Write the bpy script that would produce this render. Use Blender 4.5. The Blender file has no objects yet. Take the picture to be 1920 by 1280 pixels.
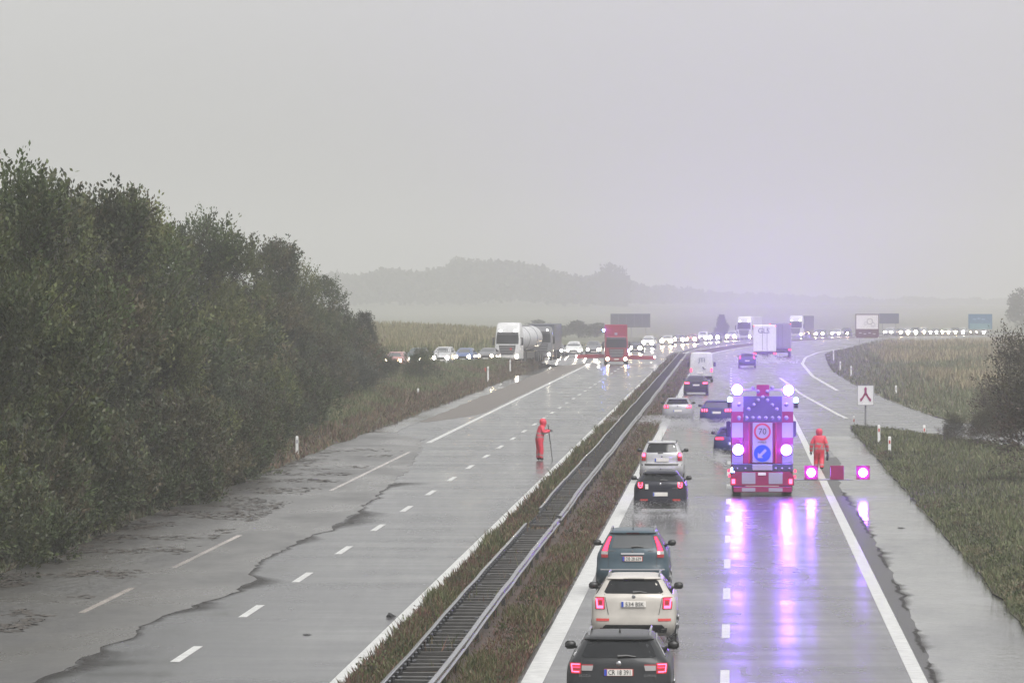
import bpy, bmesh, math, random
import numpy as np
from mathutils import Vector, Matrix
R = math.radians
PI = math.pi
rnd = random.Random(11)
rng = np.random.default_rng(11)
sc = bpy.context.scene
COL = sc.collection
# ------------------------------------------------------------------ camera, sky, sun, exposure
FPX, CAMH, YHOR = 10100.0, 7.54, 550.0          # focal length in photo pixels, height above the road, horizon row
cd = bpy.data.cameras.new('camera')
cam = bpy.data.objects.new('camera', cd)
COL.objects.link(cam)
cd.sensor_width = 36.0
cd.sensor_fit = 'HORIZONTAL'
cd.lens = FPX / 1920.0 * 36.0
cd.clip_start, cd.clip_end = 1.0, 20000.0
cam.location = (0, 0, CAMH)
cam.rotation_euler = (PI / 2 - math.atan((640 - YHOR) / FPX), 0, 0)
sc.camera = cam

SUN_EL, SUN_ROT = R(56), R(150)
world = bpy.data.worlds.new('World')
sc.world = world
world.use_nodes = True
wn = world.node_tree
wn.nodes.clear()
sky = wn.nodes.new('ShaderNodeTexSky')
sky.sky_type = 'NISHITA'
sky.sun_disc = False
sky.sun_elevation, sky.sun_rotation = SUN_EL, SUN_ROT
sky.air_density, sky.dust_density, sky.ozone_density = 1.0, 6.0, 1.0
hs = wn.nodes.new('ShaderNodeHueSaturation')
hs.inputs['Saturation'].default_value = 0.06
bgn = wn.nodes.new('ShaderNodeBackground')
bgn.inputs['Strength'].default_value = 0.15
wo = wn.nodes.new('ShaderNodeOutputWorld')
wn.links.new(sky.outputs[0], hs.inputs['Color'])
gm = wn.nodes.new('ShaderNodeGamma')          # a closed cloud deck evens the sky out
gm.inputs['Gamma'].default_value = 0.3
wn.links.new(hs.outputs[0], gm.inputs['Color'])
wn.links.new(gm.outputs[0], bgn.inputs['Color'])
wn.links.new(bgn.outputs[0], wo.inputs['Surface'])
sl = bpy.data.lights.new('sun', 'SUN')
sun = bpy.data.objects.new('sun', sl)
COL.objects.link(sun)
sl.energy, sl.angle, sl.color = 0.8, R(30), (1.0, 0.985, 0.96)
sun.rotation_euler = (R(90) - SUN_EL, 0, PI - SUN_ROT + R(0))
sc.view_settings.view_transform = 'Standard'
sc.view_settings.look = 'None'
sc.view_settings.gamma = 1.0
sc.view_settings.use_curve_mapping = False
sc.view_settings.exposure = 2.02
sc.render.engine = 'CYCLES'
cy = sc.cycles
cy.use_denoising = True
cy.max_bounces, cy.diffuse_bounces, cy.glossy_bounces = 8, 3, 3
cy.transmission_bounces, cy.transparent_max_bounces, cy.volume_bounces = 3, 12, 2
cy.sample_clamp_indirect = 6.0
cy.caustics_reflective = cy.caustics_refractive = False

# ------------------------------------------------------------------ road geometry
V0 = 104.0
def dev(y):
    return np.maximum(0, np.asarray(y, float) - 600.0) ** 2 / 4400.0
def x0(y):                       # x of the road's reference line at distance y
    return 0.041 * (np.asarray(y, float) - V0) + dev(y)
def zr(y):                       # the far end of the road falls away gently
    return -1.0 * (np.maximum(0, np.asarray(y, float) - 800.0) / 290.0) ** 2 * (np.asarray(y) < 5000)
def rx(v, y):
    return float(x0(y)) + v
def yaw(y):
    return -math.atan(0.041 + max(0, y - 600.0) / 2200.0)
def at(px, d):                   # x for a photo column at distance d
    return (px - 960.0) * d / FPX

# ------------------------------------------------------------------ mesh helpers
def link(o, parent=None):
    COL.objects.link(o)
    if parent is not None:
        o.parent = parent
    return o
def tag(o, label=None, cat=None, group=None, kind=None):
    if label: o['label'] = label
    if cat: o['category'] = cat
    if group: o['group'] = group
    if kind: o['kind'] = kind
    return o
def empty(name, loc=(0, 0, 0), rz=0.0, **k):
    o = bpy.data.objects.new(name, None)
    o.empty_display_size = 0.3
    o.location = loc
    o.rotation_euler = (0, 0, rz)
    return tag(link(o), **k)
def finish(me, mats, smooth=None):
    for m in (mats if isinstance(mats, (list, tuple)) else [mats]):
        me.materials.append(m)
    if smooth is not None:
        me.polygons.foreach_set('use_smooth', [True] * len(me.polygons))
        me.set_sharp_from_angle(angle=R(smooth))
    me.update()
class MB:
    def __init__(s):
        s.v, s.f, s.m = [], [], []
    def add(s, vs, fs, mi=0):
        b = len(s.v)
        s.v += [tuple(p) for p in vs]
        s.f += [tuple(i + b for i in f) for f in fs]
        s.m += [mi] * len(fs)
        return s
    def box(s, c, d, mi=0, bev=0.0):
        x, y, z = c
        a, b, h = d[0] / 2, d[1] / 2, d[2] / 2
        if bev <= 0:
            vs = [(x + i * a, y + j * b, z + k * h) for k in (-1, 1) for j in (-1, 1) for i in (-1, 1)]
            return s.add(vs, [(0, 2, 3, 1), (4, 5, 7, 6), (0, 1, 5, 4), (2, 6, 7, 3), (0, 4, 6, 2), (1, 3, 7, 5)], mi)
        e = min(bev, a * .9, b * .9, h * .9)
        ring = lambda A, B, Z: [(x - A + e, y - B, Z), (x + A - e, y - B, Z), (x + A, y - B + e, Z), (x + A, y + B - e, Z),
                                (x + A - e, y + B, Z), (x - A + e, y + B, Z), (x - A, y + B - e, Z), (x - A, y - B + e, Z)]
        rs = [ring(a - e, b - e, z - h) if a > e and b > e else ring(a, b, z - h), ring(a, b, z - h + e), ring(a, b, z + h - e), ring(a - e, b - e, z + h)]
        return s.rings(rs, mi)
    def rings(s, rs, mi=0, cap=True):
        n = len(rs[0])
        vs = [p for r in rs for p in r]
        fs = []
        for k in range(len(rs) - 1):
            for i in range(n):
                j = (i + 1) % n
                fs.append((k * n + i, k * n + j, (k + 1) * n + j, (k + 1) * n + i))
        if cap:
            fs.append(tuple(range(n - 1, -1, -1)))
            fs.append(tuple((len(rs) - 1) * n + i for i in range(n)))
        return s.add(vs, fs, mi)
    def tube(s, pts, rad, n=8, mi=0, cap=True):
        pts = [Vector(p) for p in pts]
        rads = rad if isinstance(rad, (list, tuple)) else [rad] * len(pts)
        rs = []
        for i, p in enumerate(pts):
            t = (pts[min(i + 1, len(pts) - 1)] - pts[max(i - 1, 0)]).normalized()
            u = t.cross(Vector((0, 0, 1)) if abs(t.z) < .9 else Vector((1, 0, 0))).normalized()
            w = u.cross(t)
            rs.append([tuple(p + (u * math.cos(2 * PI * k / n) - w * math.sin(2 * PI * k / n)) * rads[i]) for k in range(n)])
        return s.rings(rs, mi, cap)
    def lathe(s, prof, c=(0, 0, 0), axis='y', n=16, mi=0, cap=True):   # prof: (radius, along)
        rs = []
        for r, a in prof:
            ring = []
            for k in range(n):
                q = 2 * PI * k / n
                p, t = r * math.cos(q), r * math.sin(q)
                if axis == 'y': ring.append((c[0] + p, c[1] + a, c[2] + t))
                elif axis == 'x': ring.append((c[0] + a, c[1] + p, c[2] + t))
                else: ring.append((c[0] + p, c[1] + t, c[2] + a))
            rs.append(ring)
        return s.rings(rs, mi, cap)
    def prism(s, poly, y0, y1, mi=0):                                 # poly in (x, z), extruded along y
        n = len(poly)
        return s.rings([[(x, y0, z) for x, z in poly], [(x, y1, z) for x, z in poly]], mi)
    def mesh(s, name, mats, smooth=None):
        me = bpy.data.meshes.new(name)
        me.from_pydata(s.v, [], s.f)
        me.polygons.foreach_set('material_index', s.m)
        finish(me, mats, smooth)
        bm = bmesh.new(); bm.from_mesh(me)
        bmesh.ops.recalc_face_normals(bm, faces=bm.faces)
        bm.to_mesh(me); bm.free()
        if smooth is not None: me.set_sharp_from_angle(angle=R(smooth))
        return me
    def build(s, name, mats, parent=None, smooth=None, loc=None):
        o = bpy.data.objects.new(name, s.mesh(name, mats, smooth))
        if loc is not None: o.location = loc
        return link(o, parent)
def np_mesh(name, V, Q, mats, col=None, smooth=None):
    me = bpy.data.meshes.new(name)
    V = np.asarray(V, np.float32); Q = np.asarray(Q, np.int32)
    k = Q.shape[1]
    me.vertices.add(len(V)); me.vertices.foreach_set('co', V.ravel())
    me.loops.add(Q.size); me.loops.foreach_set('vertex_index', Q.ravel())
    me.polygons.add(len(Q))
    me.polygons.foreach_set('loop_start', np.arange(0, Q.size, k, dtype=np.int32))
    me.update(calc_edges=True)
    if col is not None:
        a = me.color_attributes.new('Col', 'FLOAT_COLOR', 'POINT')
        c = np.ones((len(V), 4), np.float32); c[:, :3] = col
        a.data.foreach_set('color', c.ravel())
    finish(me, mats, smooth)
    return me
def mesh_obj(name, me, parent=None, loc=None):
    o = bpy.data.objects.new(name, me)
    if loc is not None: o.location = loc
    return link(o, parent)
def copy_tree(o, parent=None):
    c = o.copy()
    COL.objects.link(c)
    c.parent = parent
    for ch in list(o.children):
        copy_tree(ch, c)
    return c
def text_mesh(txt, size, mat, parent, loc, rot=(PI / 2, 0, 0), name='lettering', ext=0.003, sx=1.0, fit=None):
    cu = bpy.data.curves.new('t', 'FONT')
    cu.body, cu.size, cu.align_x, cu.align_y, cu.extrude = txt, size, 'CENTER', 'CENTER', ext
    cu.resolution_u = 2
    t = bpy.data.objects.new('t', cu)
    COL.objects.link(t)
    bpy.context.view_layer.update()
    me = bpy.data.meshes.new_from_object(t.evaluated_get(bpy.context.evaluated_depsgraph_get()))
    bpy.data.objects.remove(t)
    me.name = name
    if fit:
        xs_ = [v.co.x for v in me.vertices]
        sx = fit / max(.01, max(xs_) - min(xs_))
    me.materials.clear(); me.materials.append(mat)
    o = mesh_obj(name, me, parent, loc)
    o.rotation_euler = rot
    o.scale = (sx, 1, 1)
    return o

# ------------------------------------------------------------------ materials
def nt_new(name):
    m = bpy.data.materials.new(name)
    m.use_nodes = True
    n = m.node_tree
    return m, n, n.nodes['Principled BSDF'], n.links
def setp(b, **k):
    for kk, v in k.items():
        b.inputs[kk.replace('_', ' ')].default_value = v
def mat(name, col, rough=.5, metal=0.0, spec=.5, coat=0.0, emit=None, es=0.0, var=0.0, vs=3.0, bump=0.0, bs=30.0):
    m, n, b, l = nt_new(name)
    setp(b, Base_Color=(*col, 1), Roughness=rough, Metallic=metal)
    b.inputs['Specular IOR Level'].default_value = spec
    if coat:
        b.inputs['Coat Weight'].default_value = coat
        b.inputs['Coat Roughness'].default_value = 0.08
    if emit:
        b.inputs['Emission Color'].default_value = (*emit, 1)
        b.inputs['Emission Strength'].default_value = es
    if var or bump:
        tc = n.nodes.new('ShaderNodeTexCoord')
    if var:
        nz = n.nodes.new('ShaderNodeTexNoise'); nz.inputs['Scale'].default_value = vs; nz.inputs['Detail'].default_value = 5
        l.new(tc.outputs['Object'], nz.inputs['Vector'])
        mr = n.nodes.new('ShaderNodeMapRange')
        mr.inputs['From Min'].default_value = .25; mr.inputs['From Max'].default_value = .75
        mr.inputs['To Min'].default_value = 1 - var; mr.inputs['To Max'].default_value = 1 + var
        l.new(nz.outputs[0], mr.inputs['Value'])
        mx = n.nodes.new('ShaderNodeMix'); mx.data_type = 'RGBA'; mx.blend_type = 'MULTIPLY'
        mx.inputs[0].default_value = 1.0
        mx.inputs[6].default_value = (*col, 1)
        l.new(mr.outputs[0], mx.inputs[7]); l.new(mx.outputs[2], b.inputs['Base Color'])
    if bump:
        nb = n.nodes.new('ShaderNodeTexNoise'); nb.inputs['Scale'].default_value = bs; nb.inputs['Detail'].default_value = 3
        l.new(tc.outputs['Object'], nb.inputs['Vector'])
        bp = n.nodes.new('ShaderNodeBump'); bp.inputs['Strength'].default_value = bump; bp.inputs['Distance'].default_value = 0.02
        l.new(nb.outputs[0], bp.inputs['Height']); l.new(bp.outputs[0], b.inputs['Normal'])
    return m
def mat_attr(name, rough=.6, transl=0.25, spec=.3):
    m, n, b, l = nt_new(name)
    a = n.nodes.new('ShaderNodeAttribute'); a.attribute_name = 'Col'
    l.new(a.outputs['Color'], b.inputs['Base Color'])
    setp(b, Roughness=rough)
    b.inputs['Specular IOR Level'].default_value = spec
    if transl:
        t = n.nodes.new('ShaderNodeBsdfTranslucent'); l.new(a.outputs['Color'], t.inputs['Color'])
        ms = n.nodes.new('ShaderNodeMixShader'); ms.inputs[0].default_value = transl
        l.new(b.outputs[0], ms.inputs[1]); l.new(t.outputs[0], ms.inputs[2])
        l.new(ms.outputs[0], n.nodes['Material Output'].inputs['Surface'])
    return m
def node_noise(n, l, vec, scale, detail=4, rough=.55):
    z = n.nodes.new('ShaderNodeTexNoise')
    z.inputs['Scale'].default_value = scale; z.inputs['Detail'].default_value = detail; z.inputs['Roughness'].default_value = rough
    l.new(vec, z.inputs['Vector'])
    return z.outputs[0]
def node_map(n, l, v, a, b, c, d, smooth=False):
    m = n.nodes.new('ShaderNodeMapRange')
    if smooth: m.interpolation_type = 'SMOOTHSTEP'
    for k, x in zip(('From Min', 'From Max', 'To Min', 'To Max'), (a, b, c, d)):
        m.inputs[k].default_value = x
    l.new(v, m.inputs['Value'])
    return m.outputs[0]
def node_ramp(n, l, v, stops):
    r = n.nodes.new('ShaderNodeValToRGB')
    e = r.color_ramp.elements
    while len(e) < len(stops): e.new(0.5)
    for el, (p, c) in zip(e, stops):
        el.position = p; el.color = (*c, 1)
    l.new(v, r.inputs[0])
    return r.outputs[0]
def mat_asphalt():
    m, n, b, l = nt_new('wet_asphalt')
    tc = n.nodes.new('ShaderNodeTexCoord')
    mp = n.nodes.new('ShaderNodeMapping'); mp.inputs['Rotation'].default_value = (0, 0, 0.041)
    mp.inputs['Scale'].default_value = (1.0, 0.05, 1.0)
    l.new(tc.outputs['Object'], mp.inputs['Vector'])
    streak = node_noise(n, l, mp.outputs[0], 0.75, 4)
    mp2 = n.nodes.new('ShaderNodeMapping'); mp2.inputs['Scale'].default_value = (.22, .55, 1)
    l.new(tc.outputs['Object'], mp2.inputs['Vector'])
    pud = node_noise(n, l, mp2.outputs[0], 0.55, 4)
    fine = node_noise(n, l, tc.outputs['Object'], 9.0, 6, .7)
    col = node_ramp(n, l, streak, [(.3, (.035, .035, .037)), (.7, (.07, .07, .072))])
    l.new(col, b.inputs['Base Color'])
    add = n.nodes.new('ShaderNodeMath'); add.operation = 'ADD'
    l.new(streak, add.inputs[0]); l.new(pud, add.inputs[1])
    l.new(node_map(n, l, add.outputs[0], .72, 1.3, .15, .32), b.inputs['Roughness'])
    b.inputs['IOR'].default_value = 1.36
    bp = n.nodes.new('ShaderNodeBump'); bp.inputs['Strength'].default_value = .07; bp.inputs['Distance'].default_value = .002
    l.new(fine, bp.inputs['Height']); l.new(bp.outputs[0], b.inputs['Normal'])
    return m
def mat_water(name, c0, c1, rough=.07, wav=.35, attr=False):
    m, n, b, l = nt_new(name)
    tc = n.nodes.new('ShaderNodeTexCoord')
    mp = n.nodes.new('ShaderNodeMapping'); mp.inputs['Scale'].default_value = (.35, .12, 1)
    l.new(tc.outputs['Object'], mp.inputs['Vector'])
    big = node_noise(n, l, mp.outputs[0], .9, 6, .65)
    l.new(node_ramp(n, l, big, [(.35, c0), (.62, c1)]), b.inputs['Base Color'])
    l.new(node_map(n, l, big, .35, .7, rough, rough + .16), b.inputs['Roughness'])
    b.inputs['IOR'].default_value = 1.33
    mp2 = n.nodes.new('ShaderNodeMapping'); mp2.inputs['Scale'].default_value = (1.2, .8, 1)
    l.new(tc.outputs['Object'], mp2.inputs['Vector'])
    w1 = node_noise(n, l, mp2.outputs[0], 2.2, 5, .6)
    mp3 = n.nodes.new('ShaderNodeMapping'); mp3.inputs['Scale'].default_value = (.28, .16, 1)
    l.new(tc.outputs['Object'], mp3.inputs['Vector'])
    w2 = node_map(n, l, node_noise(n, l, mp3.outputs[0], .8, 4), .34, .60, .35, 1.0, True)
    mul = n.nodes.new('ShaderNodeMath'); mul.operation = 'MULTIPLY'
    l.new(w1, mul.inputs[0]); l.new(w2, mul.inputs[1])
    hgt = mul.outputs[0]
    if attr:                                                        # the deeper the water, the higher the ripples
        at_ = n.nodes.new('ShaderNodeAttribute'); at_.attribute_name = 'Col'
        m2 = n.nodes.new('ShaderNodeMath'); m2.operation = 'MULTIPLY'
        l.new(hgt, m2.inputs[0]); l.new(at_.outputs['Fac'], m2.inputs[1]); hgt = m2.outputs[0]
    bp = n.nodes.new('ShaderNodeBump'); bp.inputs['Strength'].default_value = wav; bp.inputs['Distance'].default_value = .22
    l.new(hgt, bp.inputs['Height']); l.new(bp.outputs[0], b.inputs['Normal'])
    return m
def mat_soil(name, stops, scale=.8, rough=.75):
    m, n, b, l = nt_new(name)
    tc = n.nodes.new('ShaderNodeTexCoord')
    a = node_noise(n, l, tc.outputs['Object'], scale, 8, .65)
    l.new(node_ramp(n, l, a, stops), b.inputs['Base Color'])
    setp(b, Roughness=rough)
    f = node_noise(n, l, tc.outputs['Object'], 14, 4)
    bp = n.nodes.new('ShaderNodeBump'); bp.inputs['Strength'].default_value = .8; bp.inputs['Distance'].default_value = .06
    l.new(f, bp.inputs['Height']); l.new(bp.outputs[0], b.inputs['Normal'])
    return m
def mat_glow(name, col, s):
    m = bpy.data.materials.new(name)
    m.use_nodes = True
    n = m.node_tree
    n.nodes.clear()
    e = n.nodes.new('ShaderNodeEmission'); e.inputs[0].default_value = (*col, 1); e.inputs[1].default_value = s
    o = n.nodes.new('ShaderNodeOutputMaterial')
    n.links.new(e.outputs[0], o.inputs['Surface'])
    return m
def paint(name, c, metal=.3, rough=.38):
    dark = max(c) < .12
    return mat('paint_' + name, c, rough, 0 if dark else metal, .22 if dark else .4, .12 if dark else .3, var=.16, vs=2.2, bump=.08, bs=45)

ASPHALT = mat_asphalt()
FLOOD = mat_water('muddy_flood_water', (.09, .085, .078), (.05, .047, .045), .24, 1.0, True)
COARSE = mat_soil('coarse_damp_asphalt', [(.3, (.035, .033, .033)), (.7, (.06, .057, .056))], 2.5, .42)
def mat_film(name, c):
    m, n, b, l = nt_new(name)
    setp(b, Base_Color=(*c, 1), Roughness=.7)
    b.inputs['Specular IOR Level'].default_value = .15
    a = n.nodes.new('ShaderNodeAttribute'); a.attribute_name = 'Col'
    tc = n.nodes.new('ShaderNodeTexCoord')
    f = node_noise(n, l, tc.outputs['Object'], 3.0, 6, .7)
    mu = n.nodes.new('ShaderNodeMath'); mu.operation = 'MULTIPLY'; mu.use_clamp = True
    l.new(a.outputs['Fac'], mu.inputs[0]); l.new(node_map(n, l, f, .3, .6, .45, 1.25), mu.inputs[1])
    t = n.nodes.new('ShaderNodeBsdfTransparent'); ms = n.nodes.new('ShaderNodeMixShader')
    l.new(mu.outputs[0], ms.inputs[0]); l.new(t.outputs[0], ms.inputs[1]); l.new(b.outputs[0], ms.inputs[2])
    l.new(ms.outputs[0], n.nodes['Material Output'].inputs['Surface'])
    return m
FILM = mat_film('thin_dark_film', (.028, .025, .023))  # dark see-through film, opacity taken from the Col attribute
SHEET = mat_water('standing_water', (.10, .10, .10), (.07, .07, .07), .06, .07)
SILT = mat_soil('dark_silt', [(.3, (.022, .019, .017)), (.7, (.05, .043, .037))], 3, .85)
SHOULDER = mat_soil('brown_shoulder', [(.3, (.085, .07, .06)), (.7, (.13, .11, .095))], 1.2, .5)
LINE = mat('white_road_paint', (.47, .47, .455), .32, var=.3, vs=3.0, bump=.25, bs=18)
LINEY = mat('worn_road_paint', (.30, .265, .24), .24, var=.6, vs=.4)
GROUND = mat_soil('field_ground', [(.3, (.05, .06, .03)), (.6, (.10, .10, .05)), (.8, (.14, .11, .07))], .05)
VERGE = mat_soil('verge_soil', [(.3, (.04, .045, .024)), (.6, (.075, .065, .04)), (.8, (.10, .07, .05))], .7)
MEDIAN = mat_soil('median_soil', [(.3, (.04, .03, .024)), (.6, (.08, .05, .04)), (.8, (.11, .065, .05))], 1.2)
MEADOW = mat_soil('meadow_soil', [(.3, (.10, .105, .065)), (.55, (.18, .15, .105)), (.8, (.24, .19, .14))], .09)
LEAF = mat_attr('leaves', .5, .28, .35)
GRASSM = mat_attr('grass_blades', .6, .2, .3)
BARK = mat('bark', (.06, .05, .04), .85, var=.3, vs=6, bump=.5, bs=18)
STEEL = mat('galvanised_steel', (.19, .195, .21), .20, .9, var=.3, vs=1.0)
DSTEEL = mat('weathered_steel', (.07, .068, .066), .5, .5, var=.3, vs=4)
RUBBER = mat('tyre_rubber', (.012, .012, .013), .55)
GLASS = mat('dark_car_glass', (.010, .011, .013), .10, 0, .28, 0, var=.2, vs=4)
GLASSP = mat('pale_car_glass', (.06, .065, .07), .12, 0, .6, .3)
BLACK = mat('black_plastic', (.018, .018, .019), .42, var=.2)
CHROME = mat('chrome', (.40, .40, .41), .22, 1.0)
RIM = mat('alloy', (.38, .38, .39), .3, .9)
PLATE = mat('plate_white', (.75, .72, .68), .4)
PLATER = mat('plate_red_edge', (.45, .06, .04), .4)
PLATEB = mat('plate_blue', (.03, .08, .45), .4)
PLATET = mat('plate_black', (.01, .01, .01), .5)
REDLENS = mat('red_lens', (.30, .006, .012), .15, 0, .5, .5)
CLEARLENS = mat('clear_lens', (.30, .28, .28), .15, 0, .5, .5)
REFL = mat('red_reflector', (.50, .05, .045), .25)
TAIL = mat_glow('tail_light_glow', (1.0, .03, .08), 1.3)
TAILB = mat_glow('brake_light_glow', (1.0, .05, .11), 2.4)
HEADL = mat_glow('headlight_glow', (1.0, .90, .72), 50.0)
HEADY = mat_glow('warm_headlight_glow', (1.0, .70, .36), 55.0)
DRL = mat_glow('daylight_running_glow', (1.0, .96, .9), 8.0)
VIOLET = mat_glow('violet_warning_glow', (.26, .09, 1.0), 58.0)
CYANB = mat_glow('blue_beacon_glow', (.25, .50, 1.0), 20.0)
BLUEB = mat_glow('deep_blue_beacon_glow', (.12, .22, 1.0), 50.0)
WHITE = mat('white_lacquer', (.78, .78, .78), .4, var=.06, vs=1.5)
LAMP_W = 14.0; BEAM_W = 7500.0
HAZE = 0.00055
# ------------------------------------------------------------------ ground, roads, verges
def lerp_pts(pts):
    ys = np.array([p[1] for p in pts], float); xs = np.array([p[0] for p in pts], float)
    return lambda y: np.interp(y, ys, xs)
def ribbon(name, xl, xr, ys, zf, nt, material, parent=None, kind='structure', smooth=60):
    ys = np.asarray(ys, float)
    L = np.array([float(xl(y)) for y in ys]); Rr = np.array([float(xr(y)) for y in ys])
    t = np.linspace(0, 1, nt)
    X = L[:, None] + (Rr - L)[:, None] * t[None]
    Y = np.repeat(ys[:, None], nt, 1)
    Z = np.array([[float(zf(tt, y, x)) for tt, x in zip(t, row)] for y, row in zip(ys, X)])
    V = np.stack([X, Y, Z], -1).reshape(-1, 3)
    i = np.arange(len(ys) - 1)[:, None] * nt + np.arange(nt - 1)[None]
    Q = np.stack([i, i + 1, i + nt + 1, i + nt], -1).reshape(-1, 4)
    o = mesh_obj(name, np_mesh(name, V, Q, material, smooth=smooth), parent)
    if kind: o['kind'] = kind
    return o
YS = np.concatenate([np.arange(60, 600, 10.0), np.arange(600, 1300, 15.0)])
gy = np.concatenate([[-150, 0, 60], np.arange(100, 1300, 40.0), [1500, 1900, 2400, 3000, 4000, 5500, 7500]])
def zfar(y): return float(zr(y)) if y < 1250 else -2.41
ground = ribbon('ground', lambda y: -2500, lambda y: 2500, gy, lambda t, y, x: zfar(y) - .35, 9, GROUND)

road_r = ribbon('road', lambda y: rx(-.25, y), lambda y: rx(46, y), YS, lambda t, y, x: zfar(y), 4, ASPHALT)
road_l = ribbon('road', lambda y: rx(-16.6, y), lambda y: rx(-3.0, y), YS, lambda t, y, x: zfar(y), 4, ASPHALT)

def mark(parent, v0, v1, ya, yb, material, name='edge_line', step=12.0, h=.004, f=None):
    ys = np.linspace(ya, yb, max(2, int((yb - ya) / step) + 1))
    g0 = (lambda y: rx(v0, y)) if f is None else (lambda y: f(y) + v0)
    g1 = (lambda y: rx(v1, y)) if f is None else (lambda y: f(y) + v1)
    return ribbon(name, g0, g1, ys, lambda t, y, x: zfar(y) + h, 2, material, parent, None, None)
mark(road_r, .155, .58, 62, 1250, LINE)
mark(road_r, 7.75, 8.05, 62, 372, LINE)
mark(road_l, -3.55, -3.2, 62, 1250, LINE)
mark(road_l, -11.25, -10.98, 272, 700, LINE)
for a, b in ((127, 138), (148, 168), (206, 256)):      # parts of the edge line still showing through the flood
    mark(road_l, -11.2, -11.02, a, b, LINEY, 'edge_line', h=.0115)
d0 = 10100 * 7.54 / (1256 - YHOR)
for k in range(-2, 30):                                             # 5 m dashes every 15 m
    mark(road_r, 4.02, 4.20, d0 - 5 + 15 * k, d0 + 15 * k, LINE, 'lane_mark', 5)
for k in range(-2, 30):
    mark(road_l, -7.27, -7.07, 110.3 + 15.2 * k, 115.2 + 15.2 * k, LINE, 'lane_mark', 5)
# edge lines of the slip road where it joins on the right
accel = lerp_pts([(20.2, 330), (20.9, 365), (21.7, 405), (22.9, 445), (23.9, 480)])
mark(road_r, -.13, .13, 325, 480, LINE, 'gore_line', 10, .008, accel)
ramp_in = lerp_pts([(25.2, 416), (25.9, 440), (27.4, 491), (31.1, 577), (34.6, 635), (39.4, 692), (47.3, 754), (58, 830), (80, 960)])
mark(road_r, -.16, .16, 418, 960, LINE, 'edge_line', 10, .008, ramp_in)

# median strip
def nz(x, y, s=1.0):
    from mathutils import noise
    return noise.noise(Vector((x * s, y * s, 3.1)))
median = ribbon('median_strip', lambda y: rx(-3.12 + .12 * nz(0, y, .5), y), lambda y: rx(.06 + .10 * nz(9, y, .4), y), np.concatenate([np.arange(60, 330, 1.5), np.arange(330, 1250, 12)]),
                lambda t, y, x: zfar(y) + .02 + .14 * max(0.0, math.sin(PI * t)) ** .6 + .03 * nz(x, y, 1.3), 9, MEDIAN)
# left bank under the trees, rising from the flooded hard shoulder
def left_edge(y):
    w = .30 * nz(2, y, .12) + .18 * nz(5, y, .5)
    return rx(-15.45 + w, y)
ramp_c = lerp_pts([(-40, 400), (-24, 430), (-14.8, 455), (-10.4, 470), (-8.7, 480), (-6.5, 490), (-4.6, 500), (-2.5, 509), (-.4, 517), (1.2, 548), (2.7, 565), (4.9, 580), (8.2, 615), (12.2, 680), (22, 790)])
ramp_z = lambda y: float(np.interp(y, [400, 500, 517, 580, 615, 660, 720], [1.15, 1.0, .9, .70, .5, .25, -.06]))
def left_out(y):
    return rx(-75, y) if y < 432 else min(float(ramp_c(y)) + float(np.interp(y, [440, 500], [3.3, 1.6])), left_edge(y) - .03)
def bank_z(t, y, x):
    d = left_edge(y) - x
    if y < 432:
        return .02 + 1.5 * (1 - math.exp(-max(0, d) / 6.0)) + .12 * nz(x, y, .25) * min(1, d)
    h = ramp_z(y)
    return .02 + (h + .05) * t_s(min(1, 1 - t)) + .10 * nz(x, y, .3) * min(1, d)
t_s = lambda t: t * t * (3 - 2 * t)
tl = np.concatenate([np.arange(60, 432, 4.0)])
bank = ribbon('verge', left_out, left_edge, tl, bank_z, 22, VERGE)
bank2 = ribbon('verge', left_out, left_edge, np.arange(432.01, 566, 4.0), bank_z, 14, VERGE)
exit_road = ribbon('slip_road', lambda y: float(ramp_c(y)) - 3.6, lambda y: float(ramp_c(y)) + float(np.interp(y, [440, 500, 540, 570], [3.5, 1.75, 1.75, 3.2])), np.arange(400, 730, 6.0), lambda t, y, x: ramp_z(y) * (1 - (max(0, t - .7) / .3) * min(1, max(0, (y - 535) / 25))) + .02, 8, ASPHALT)
# right verge and the meadow behind the slip road
def right_edge(y): return rx(10.85 + .12 * nz(3, y, .3) + .08 * nz(8, y, .9), y)
gore_r = lerp_pts([(90, 60), (70, 150), (46, 200), (33, 230), (27, 250), (23.6, 265), (22.0, 280), (20.5, 290), (18.9, 298)])
near_verge = ribbon('verge', right_edge, lambda y: max(float(gore_r(y)), right_edge(y) + .15), np.concatenate([np.arange(60, 292, 3.0), [294, 296, 298]]),
                    lambda t, y, x: .02 + .35 * max(0.0, math.sin(PI * min(1, max(0, t)) ** .55)) ** .7 * min(1, (299 - y) / 30) + .06 * nz(x, y, .4), 18, VERGE)
mead_l = lerp_pts([(60, 232), (46, 248), (36, 268), (31, 285), (28.0, 300), (26.9, 308), (26, 316), (25.9, 337), (26.3, 360), (27.3, 405), (28.4, 448), (31, 520), (34.3, 586), (37.8, 650), (42, 692), (49.8, 761), (62, 850), (92, 1000), (130, 1150)])
meadow = ribbon('meadow', lambda y: float(mead_l(y)) + .25 * nz(1, y, .15), lambda y: float(mead_l(y)) + 420, np.arange(234, 1150, 8.0),
                lambda t, y, x: zfar(y) + .02 + .55 * (1 - math.exp(-(x - float(mead_l(y))) / 3.0)) + .18 * nz(x, y, .08), 40, MEADOW)
# corn field on the rise behind the exit slip
def field_z(x, y):
    return ramp_z(min(y, 560)) + .1 + .0072 * max(0, min(y, 665) - 480) * min(1, max(.12, (12 - x) / 26.0))
field = ribbon('field', lambda y: -420, lambda y: float(ramp_c(min(y, 700))) - 3.7 - max(0, y - 700) * .05, np.arange(400, 900, 12.0), lambda t, y, x: field_z(x, y), 40, GROUND)

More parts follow.
